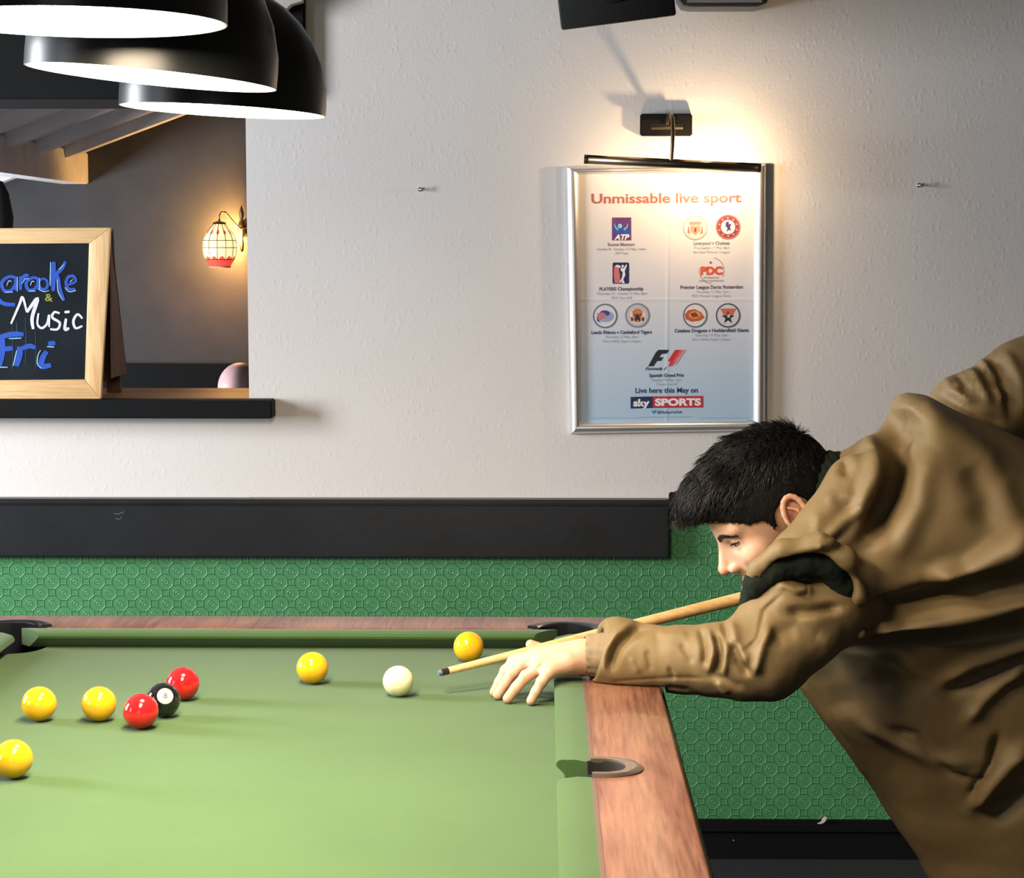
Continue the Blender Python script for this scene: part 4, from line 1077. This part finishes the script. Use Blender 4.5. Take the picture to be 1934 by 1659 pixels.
# nails
for T,K in zip(tips,kn):
    d=(Vector(T)-Vector(K)).normalized(); nrm=(Vector((-.25,-.35,1))-d*Vector((-.25,-.35,1)).dot(d)).normalized(); s=d.cross(nrm)
    mb=MB(); c_=Vector(T)+nrm*.0066-d*.001; n=8; 
    rows=[]
    for i in range(5):
        for j in range(5):
            a=(i-2)/2; b2=(j-2)/2; w=math.sqrt(max(0,1-(b2*.55)**2))
            mb.v.append(tuple(c_+s*(a*.0046*w)+d*(b2*.0055)-nrm*(a*a*.0020+ (.0012 if b2>.9 else 0))))
    for i in range(4):
        for j in range(4): mb.f.append((i*5+j,i*5+j+1,(i+1)*5+j+1,(i+1)*5+j))
    mb.build('fingernail',mat('fingernail',(.70,.45,.36),.3) if 'fingernail' not in bpy.data.materials else bpy.data.materials['fingernail'],man,smooth=True)
# eyes
hp=lambda x,y,z: Vector(tuple(np.array((x,y,z))@RH.T+HO))
for s in(1,-1):
    o=link('eye',spheremesh(.0118),ballmat('eye_white',lin(176,160,150)) if 'eye_white' not in bpy.data.materials else bpy.data.materials['eye_white'],man)
    o.location=hp(.0825,s*.031,.0175); o.parent=man; o.matrix_parent_inverse=pw(man).inverted()
    d=(Vector(fw)+Vector((-.10,-.16*s,.22))).normalized(); q=d.to_track_quat('Z','Y').to_matrix()
    prof=[(.0121*math.sin(a),.0121*math.cos(a)) for a in [i*.52/5 for i in range(6)]]; prof[0]=(.00001,.0121)
    MB().lathe(prof,hp(.0825,s*.031,.0175),20,q).build('iris',mat('brown_iris',(.02,.012,.008),.1) if 'brown_iris' not in bpy.data.materials else bpy.data.materials['brown_iris'],o,smooth=True)
# eyebrows + lashes
def strands(items,m,name,parent,seg=3):
    mb=MB()
    for pts,r in items:
        k=len(pts); mb.tube(pts,[r*(1-.75*(i/(k-1))**1.5) for i in range(k)],seg,False)
    return mb.build(name,m,parent,smooth=True)
def surf_near(x,y,z): 
    d=((HV-np.array((x,y,z)))**2).sum(1); return HV[d.argmin()]
it=[]
for s in(1,-1):
    for k in range(520):
        t=random.random(); x=.106-.024*t; y=s*(.010+.042*t); z=.0350+.0065*math.sin(PI*min(1,t*1.1))-.004*t+random.uniform(-.0036,.0036)*(1-.6*t)
        p=surf_near(x,y,z); a=hp(p[0]+.0002,p[1]+s*.0002,p[2]); b2=hp(p[0]-.003+.0025,p[1]+s*.006,p[2]+.0015*(1-t*2)); it.append(([a,a.lerp(b2,.5)+Vector((0,-.0010,.0004)),b2],.0006))
strands(it,M['hair'],'eyebrows',man)
it=[]
for s in(1,-1):
    for k in range(26):
        t=k/25; x=.0935-.009*t; y=s*(.019+.026*t); z=.0205; a=hp(x+.001,y,z); b2=hp(x+.007,y+s*.003,z-.001); it.append(([a,b2],.0007))
strands(it,M['hair'],'eyelashes',man)
# hair: a short cut cap plus strands
V0,_=HV,None
f=Field((-.15,-.12,-.07),(.175,.12,.19),.0022)
f.ell((-.006,0,.050),(.107,.0835,.098),0); f.ell((.045,0,.060),(.060,.066,.055),.02)
f.ell((.035,0,.095),(.088,.066,.050),.03); f.ell((.085,0,.108),(.046,.055,.028),.02)      # volume on top, fringe
f.ell((-.06,0,.02),(.048,.062,.055),.03)
f.plane((.96,0,-1),.022,.006)                 # hairline at face
f.cone((.050,.03,.012),(.050,.09,.012),.018,.018,.006,'cut'); f.cone((.050,-.03,.012),(.050,-.09,.012),.018,.018,.006,'cut')
f.plane((0,0,-1),.040,.008)
for s in(-1,1):
    f.cone((-.006,s*.06,.002),(-.006,s*.13,.002),.030,.036,.005,'cut'); f.cone((.012,s*.05,-.030),(-.01,s*.13,-.035),.030,.032,.006,'cut')
V,Q=f.mesh(); N=vnormals(V,Q)
HNo=np.zeros(len(V))
for i,(v,n) in enumerate(zip(V,N)):
    top=max(0,min(1,(v[2]-.05)/.06)); s_=mnoise.noise(Vector((v[0]*90,v[1]*90,v[2]*60)))+.6*mnoise.noise(Vector(v)*210); HNo[i]=s_*(.0012+.0045*top)
V2=V+N*HNo[:,None]; V2w=V2@RH.T+HO
hair=np_link('hair',V2w,Q,M['scalp_hair'],man)
it=[]
idx=np.random.choice(len(V),9500)
for i in idx:
    v=Vector(V2[i]); n=Vector(N[i]); top=max(0,min(1,(v.z-.06)/.05)); front=max(0,min(1,(v.x-.02)/.08))
    if v.z<.015 and v.x<-.02: L_=.006
    else: L_=.008+.020*top*(.6+.6*front)
    if abs(v.y)>.05 and ((v.x+.006)/.032)**2+((v.z-.006)/.044)**2<1: continue
    L_*=random.uniform(.6,1.25)
    if v.x>.04 and v.z<.085 and abs(v.y)<.1: L_*=.9
    dirn=Vector((.55+.5*front,0,-.55+.45*top*(1-front)-.1*front)); dirn=(dirn-n*dirn.dot(n)*.9)+n*(.12+.14*top)
    sw=mnoise.noise_vector(v*28); dirn=(dirn.normalized()+sw*.55*(.35+top)).normalized()
    side=dirn.cross(n); cu=random.uniform(-1,1)*.5*top
    pts=[]; p=v-n*.001; d=dirn.copy()
    for k in range(4):
        pts.append(hp(*p)); p=p+d*(L_/3); d=(d+side*cu+Vector((.0,0,-.25))*.5+n*(-.12)).normalized()
    it.append((pts,.00075))
strands(it,M['hair'],'hair_strands',hair)

# --- jacket trunk
YC=3.19
poly=[(1568,878),(1580,858),(1600,848),(1631,828),(1648,822),(1672,798),(1681,784),(1683,762),(1694,749),(1712,742),(1743,746),(1787,768),(1850,796),(1934,830),(2050,885),(2180,960),(2260,1060),(2310,1200),(2330,1400),(2300,1640),(2230,1800),(2060,1850),(1860,1810),(1752,1659),(1700,1572),(1640,1476),(1560,1364),(1502,1290),(1470,1240),(1440,1190),(1412,1150),(1400,1120),(1420,1080),(1465,1020),(1512,962),(1545,915)]
YCf=lambda z:YC+.10*np.clip((1.04-z)/.22,0,1)
pw_=[(lambda q:(q.x,q.z))(P(a,b2,float(YCf(P(a,b2,YC).z)))) for a,b2 in poly]
def poly_sdf(X,Z,pts):
    d=np.full(X.shape,1e9); ins=np.zeros(X.shape,bool); n=len(pts)
    for i in range(n):
        (ax,az),(bx,bz)=pts[i],pts[(i+1)%n]; ex,ez=bx-ax,bz-az; t=np.clip(((X-ax)*ex+(Z-az)*ez)/(ex*ex+ez*ez),0,1)
        d=np.minimum(d,np.hypot(X-ax-t*ex,Z-az-t*ez)); c=((az>Z)!=(bz>Z))&(X<(bx-ax)*(Z-az)/((bz-az)+1e-12)+ax); ins^=c
    return np.where(ins,-d,d)
res=.0065
f=Field((.24,2.86,.28),(1.27,3.56,1.36),res)
X2,Z2=np.meshgrid(f.ax[0],f.ax[2],indexing='ij'); S2=poly_sdf(X2,Z2,pw_)
def blur(A,n):
    for _ in range(n):
        B=np.pad(A,1,mode='edge'); A=(B[:-2,1:-1]+B[2:,1:-1]+B[1:-1,:-2]+B[1:-1,2:]+4*A)/8
    return A
Sb=blur(S2,14); w_=np.clip((-S2)/.05,0,1); Sm=S2*(1-w_)+Sb*w_
Hm=.20-.075*np.clip((.95-Z2)/.45,0,1); 
Rr=.17
q=np.clip(1+Sm/Rr,0,None)
Hm=blur(Hm,6)
Yg=f.ax[1][None,:,None]
Yc2=blur(YCf(Z2),10)
D3=(np.sqrt(q[:,None,:]**2+((Yg-Yc2[:,None,:])/(Hm[:,None,:]*np.where(Yg>Yc2[:,None,:],.76,1)))**2)-1)*np.minimum(Rr,Hm)[:,None,:]*.9
f.D[:]=D3.astype(np.float32)
# yoke over the near shoulder, in front of the face
f.chain([(P(1618,918,3.09),.048),(P(1566,1002,3.06),.046),(P(1510,1052,3.04),.042),(P(1466,1092,3.03),.036),(P(1438,1124,3.03),.029)],.022)
# rolled edge of the armhole above the sleeve
f.chain([(P(1416,1112,3.005),.014),(P(1437,1074,2.985),.015),(P(1478,1042,2.970),.017),(P(1545,1030,2.966),.017),(P(1596,1058,2.968),.016),(P(1614,1120,2.985),.014),(P(1618,1190,3.01),.012)],.020)
f.chain([(P(1424,1150,3.02),.016),(P(1452,1108,2.985),.017),(P(1490,1084,2.970),.025),(P(1545,1080,2.965),.025),(P(1582,1108,2.968),.022),(P(1592,1180,2.98),.018)],.012,'cut')
f.chain([(P(1430,1140,3.0),.018),(P(1456,1104,2.99),.022),(P(1495,1082,2.985),.024),(P(1550,1080,2.985),.024),(P(1585,1110,2.985),.02)],.01,'cut')
V,Q=f.mesh(); V=smoothmesh(V,Q,3,.5); N=vnormals(V,Q)
YF_=3.02
FL=[ # (line, half width px, height m)
 ([(1752,792),(1722,815),(1705,850),(1700,890),(1684,930),(1660,972),(1642,1015)],20,-.062),
 ([(1742,760),(1790,800),(1850,850),(1900,900)],26,.014),
 ([(1700,770),(1690,810),(1668,850),(1655,905),(1632,962),(1610,1000)],17,.026),
 ([(1768,850),(1745,900),(1735,950),(1700,1010),(1680,1050)],22,.014),
 ([(1640,905),(1618,962),(1560,1012),(1480,1034)],7,.006),
 ([(1650,915),(1628,975),(1568,1026),(1490,1046)],8,-.006),
 ([(1600,865),(1606,890),(1596,905)],12,-.016),
 ([(1620,940),(1560,945)],10,.006),
 ([(1575,935),(1600,960),(1560,990)],12,-.005),
 ([(1740,1090),(1820,1080),(1880,1040),(1960,1000)],24,.034),
 ([(1620,1160),(1700,1150),(1780,1118),(1870,1086),(1990,1050)],24,-.058),
 ([(1608,1205),(1680,1180),(1780,1166),(1870,1146),(2000,1110)],16,.036),
 ([(1600,1232),(1700,1215),(1800,1206),(1900,1188),(2000,1165)],18,-.050),
 ([(1790,1320),(1850,1275),(1934,1240),(2000,1215)],16,.014),
 ([(1810,1335),(1880,1300),(1950,1260)],14,-.014),
 ([(1850,1400),(1880,1350),(1920,1310),(1960,1280)],14,.014),
 ([(1640,1400),(1720,1440),(1800,1475),(1880,1480)],16,.012),
 ([(1715,1412),(1760,1425),(1800,1472)],7,-.010),
 ([(1690,1408),(1760,1450),(1830,1500),(1900,1512)],9,-.008),
 ([(1868,1580),(1900,1520),(1934,1480),(1980,1440)],18,.022),
 ([(1862,1560),(1880,1520),(1905,1480),(1915,1420)],9,-.020),
 ([(1820,1490),(1870,1502),(1912,1490)],6,.006),
 ([(1620,1240),(1700,1262),(1760,1300),(1830,1370)],12,.006),
 ([(1900,1590),(1950,1560),(2000,1530)],24,-.020),
 ([(1622,1120),(1648,1135),(1640,1170)],12,.012),
 ([(1560,1260),(1590,1330),(1640,1400)],30,-.014),
 ([(1500,1290),(1560,1375),(1640,1490),(1700,1585),(1752,1665)],7,.007),
 ([(1512,1290),(1575,1375),(1655,1490),(1715,1585),(1770,1670)],5,-.004),
 ([(1830,880),(1860,940),(1850,1000)],26,-.010),
 ([(1880,900),(1910,980),(1900,1060)],24,.008),
 ([(1540,1010),(1545,970)],8,.004),
]
V=folds(V,N,FL,YF_)
N=vnormals(V,Q)
ns=np.array([mnoise.noise(Vector((v[0]*9+v[2]*4,v[1]*5,v[2]*14-v[0]*5)))*.0035+mnoise.noise(Vector(v)*38)*.0007 for v in V]); V=V+N*ns[:,None]
jacket=np_link('jacket',V,Q,M['jacket'],man)
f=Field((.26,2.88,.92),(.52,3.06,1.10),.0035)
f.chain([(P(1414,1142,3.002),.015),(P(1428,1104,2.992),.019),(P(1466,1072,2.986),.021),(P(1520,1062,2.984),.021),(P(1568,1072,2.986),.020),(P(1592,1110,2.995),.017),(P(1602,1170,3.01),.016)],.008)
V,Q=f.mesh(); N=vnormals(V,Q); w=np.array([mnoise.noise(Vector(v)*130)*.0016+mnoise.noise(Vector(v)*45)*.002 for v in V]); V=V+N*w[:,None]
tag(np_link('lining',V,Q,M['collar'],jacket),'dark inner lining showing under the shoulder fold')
# --- left sleeve
SLEEVE=[(1605,1150,3.08,.058),(1560,1154,3.03,.060),(1510,1192,3.00,.062),(1445,1240,2.985,.066),(1400,1246,2.985,.060),(1350,1247,2.992,.053),(1290,1246,3.005,.050),(1215,1242,3.018,.048),(1170,1236,3.028,.052),(1136,1233,3.036,.048),(1100,1232,3.04,.047)]
lo=(.00,2.86,.80); hi=(.60,3.16,1.10)
f=Field(lo,hi,.0034)
f.chain([(P(a,b2,c_),r) for a,b2,c_,r in SLEEVE],.012)
f.cone(P(1432,1178,2.995),P(1478,1130,2.995),.034,.034,.02)      # fullness of the upper arm towards the front
f.cone(P(1425,1150,3.0),P(1415,1195,2.99),.020,.024,.014)
f.cone(P(1165,1190,3.03),P(1185,1192,3.03),.018,.012,.012)      # cuff peak
wd=(P(1200,1238,3.02)-P(1100,1232,3.04)).normalized()
cutp=P(1126,1240,3.03); nn=Vector((-1,-.1,.22)).normalized()
f.plane(tuple(nn),nn.dot(cutp),.004)
# hollow opening
f.cone(P(1090,1234,3.04),P(1150,1236,3.032),.041,.038,.004,'cut')
V,Q=f.mesh(); V=smoothmesh(V,Q,2,.5); N=vnormals(V,Q)
FS=[
 ([(1232,1186),(1195,1196),(1168,1218),(1156,1245),(1150,1268)],9,-.016),
 ([(1205,1182),(1165,1200),(1146,1228),(1142,1262),(1160,1290)],6,.006),
 ([(1322,1186),(1328,1215),(1326,1248)],6,-.010),([(1336,1186),(1344,1215),(1338,1255)],5,.008),
 ([(1350,1190),(1354,1220),(1344,1262)],6,-.012),([(1364,1188),(1368,1215),(1362,1262)],5,.008),
 ([(1368,1160),(1367,1190),(1366,1206)],6,-.012),([(1380,1166),(1384,1205),(1408,1242)],9,.008),
 ([(1378,1200),(1388,1235),(1410,1262)],8,-.012),
 ([(1452,1170),(1432,1205),(1415,1262)],9,.012),([(1474,1120),(1440,1150),(1425,1196),(1395,1220)],4,-.004),
 ([(1462,1100),(1500,1116),(1540,1112)],8,.009),([(1470,1108),(1500,1122),(1525,1122)],3,-.004),
 ([(1480,1150),(1540,1146),(1590,1146)],9,-.014),([(1540,1070),(1528,1100),(1518,1126)],3,-.003),
 ([(1440,1200),(1500,1170),(1560,1200)],16,-.008),
 ([(1222,1225),(1228,1265)],5,-.003),([(1262,1255),(1270,1280)],4,-.004),([(1285,1210),(1305,1245)],6,-.004),([(1240,1200),(1300,1195)],7,.004),
 ([(1150,1290),(1260,1276),(1330,1272)],3,-.0022),([(1258,1296),(1300,1300)],5,-.005),([(1350,1275),(1370,1300)],6,.006),
 ([(1330,1262),(1365,1270),(1400,1288)],8,-.006),([(1190,1240),(1205,1270)],6,.003)]
V=folds(V,N,FS,2.98); N=vnormals(V,Q)
ns=np.array([mnoise.noise(Vector(v)*26)*.0016+mnoise.noise(Vector(v)*60)*.0007 for v in V]); V=V+N*ns[:,None]
m=V[:,0]<ox1+.008; V[m,2]=np.maximum(V[m,2],RT+.0008+.004*np.clip((V[m,2]-.82)/.03,0,1)*(V[m,2]<RT))   # the cloth rests on the rail
sl_=np_link('left_sleeve',V,Q,M['jacket'],jacket)
# inner cuff
f=Field((-.0,2.95,.82),(.20,3.12,.95),.002)
a=P(1103,1239,3.036); b2=P(1180,1237,3.03); f.cone(a,b2,.0315,.038,0)
nn=Vector((-1,-.05,.18)).normalized(); f.plane(tuple(nn),nn.dot(P(1098,1240,3.03)),.003)
f.cone(P(1080,1240,3.036),P(1120,1239,3.035),.0285,.030,.001,'cut')
V,Q=f.mesh(); N=vnormals(V,Q); w=np.array([math.sin((math.atan2(v[2]-a.z,v[1]-a.y))*17)*.0003+mnoise.noise(Vector(v)*90)*.0012 for v in V]); V=V+N*w[:,None]
np_link('cuff',V,Q,mat('grey_tan_cuff',lin(132,116,92)[:3],.8,bump=.0006,bs=500),sl_)
# --- right sleeve (far arm, raised)
f=Field((.44,3.2,.98),(1.18,3.66,1.50),.006)
RS=[(P(1800,850,3.36),.055),(P(1832,790,3.39),.072),(P(1934,737,3.43),.079),(P(2000,712,3.44),.078)]
f.chain(RS,.03); elb=P(2020,708,3.45)
f.chain([(P(2000,712,3.44),.078),(elb,.072),(gp+Vector((.03,0,.10)),.042)],.03)
nn=(gp-elb).normalized(); 
V,Q=f.mesh(); V=smoothmesh(V,Q,2,.5); N=vnormals(V,Q)
FR=[([(1790,705),(1795,735),(1830,760)],8,.008),([(1812,700),(1822,740)],7,-.009),([(1838,692),(1850,735),(1862,760)],7,.010),([(1855,690),(1880,735)],7,-.010),([(1866,672),(1872,710),(1885,760)],5,.012),([(1880,670),(1890,720),(1905,790)],9,-.010),([(1905,660),(1925,720),(1930,790)],12,.008),([(1770,745),(1820,770),(1890,800)],9,-.010),([(1800,730),(1845,720)],6,.006)]
V=folds(V,N,FR,3.35); N=vnormals(V,Q); ns=np.array([mnoise.noise(Vector(v)*18)*.003+mnoise.noise(Vector(v)*45)*.001 for v in V]); V=V+N*ns[:,None]
np_link('right_sleeve',V,Q,M['jacket_r'],jacket)
# --- collar of the dark layer underneath, hood edge
f=Field((.30,3.02,.95),(.56,3.36,1.28),.0035)
f.chain([(P(1572,940,3.20),.066),(P(1605,950,3.20),.080)],.02)
ax=(P(1600,950,3.2)-P(1480,974,3.2)).normalized()
f.ell(P(1568,925,3.2),(.062,.078,.062),.01)
V,Q=f.mesh(); N=vnormals(V,Q); w=np.array([math.sin(v[0]*420+v[2]*260)*.0012 for v in V]); V=V+N*w[:,None]
np_link('collar',V,Q,M['collar'],man)
# --- trousers and shoes, below the frame
f=Field((.70,2.84,.02),(1.45,3.62,1.16),.010)
hipL=Vector((1.06,3.12,.92)); hipR=Vector((1.08,3.32,.92))
f.chain([(hipL,.115),(Vector((.93,3.08,.50)),.075),(Vector((1.02,3.06,.09)),.060)],.03)
f.chain([(hipR,.115),(Vector((1.16,3.38,.50)),.075),(Vector((1.26,3.40,.09)),.060)],.03)
f.cone((1.02,3.22,1.0),(1.10,3.22,.90),.14,.14,.06)
f.plane((0,0,-1),-.055,.004)
V,Q=f.mesh(); V=smoothmesh(V,Q,2,.5); N=vnormals(V,Q); ns=np.array([mnoise.noise(Vector((v[0]*10,v[1]*10,v[2]*16)))*.007 for v in V]); V=V+N*ns[:,None]
np_link('trousers',V,Q,M['trouser'],man)
for x,y in((1.02,3.06),(1.26,3.40)):
    f=Field((x-.26,y-.08,-.01),(x+.10,y+.08,.14),.005)
    f.chain([((x+.03,y,.045),.042),((x-.07,y,.045),.040),((x-.16,y,.035),.038)],.02); f.cone((x,y,.06),(x,y,.10),.045,.045,.02); f.plane((0,0,-1),-.002,.003)
    V,Q=f.mesh(); np_link('shoe',V,Q,M['shoe'],man)

# ------------------------------------------------------------------ seated bald person in the far room
bp_=P(447,716,7.0); 
man2=thing('person','bald person in the far room, only the top of the head showing above the sill','person',(bp_.x,7.0,0))
V,Q=head_mesh(.0045,False); c=head_tint(V,False,True)
RB2=frame((.2,.95,-.10),(-.95,.2,0)); hc=np.array((P(454,716,7.0).x,7.0,1.093-.136))
V=V@RB2.T+hc; parts=[(V,Q,c)]
f=Field((bp_.x-.32,6.75,.42),(bp_.x+.34,7.25,.96),.012); bx=bp_.x+.03
f.cone((bx,7.02,.60),(bx,7.02,.86),.13,.06,.06); f.cone((bx-.17,7.02,.78),(bx+.17,7.02,.78),.06,.06,.05); f.cone((bx,7.02,.86),(bx,7.0,.93),.055,.05,.03)
V,Q=f.mesh(); parts.append((V,Q,np.zeros((len(V),4))))
AV=[];AQ=[];AC=[];n0=0
for V,Q,c in parts: AV.append(V);AQ.append(Q+n0);AC.append(c);n0+=len(V)
b2=np_link('body',np.concatenate(AV),np.concatenate(AQ),skin_mat('pink_skin',(.78,.50,.50)),man2); set_tint(b2,np.concatenate(AC))
f=Field((bp_.x-.34,6.70,.0),(bp_.x+.40,7.35,.92),.014)
f.cone((bx,7.05,.50),(bx,7.03,.80),.155,.10,.06); f.cone((bx-.17,7.03,.77),(bx+.17,7.03,.77),.075,.075,.05)
for s in(-1,1):
    f.chain([((bx+s*.18,7.03,.76),.065),((bx+s*.21,7.02,.52),.055),((bx+s*.12,6.86,.50),.045)],.03)
    f.chain([((bx+s*.09,7.05,.47),.085),((bx+s*.10,6.82,.46),.07),((bx+s*.10,6.80,.06),.055)],.03)
f.plane((0,0,-1),-.002,.003)
V,Q=f.mesh(); np_link('dark_clothes',V,Q,M['trouser'],man2)
ch=thing('bench','dark bench under the seated bald person in the far room','bench',(bx,7.2,0))
MB().box((-2.4,6.95,.33),(1.2,7.60,.385),.01).build('seat',M['black_wood'],ch)
for x in(-2.2,1.0):
    MB().box((x-.03,7.0,0),(x+.03,7.05,.33)).build('leg',M['black_wood'],ch); MB().box((x-.03,7.5,0),(x+.03,7.55,.33)).build('leg',M['black_wood'],ch)
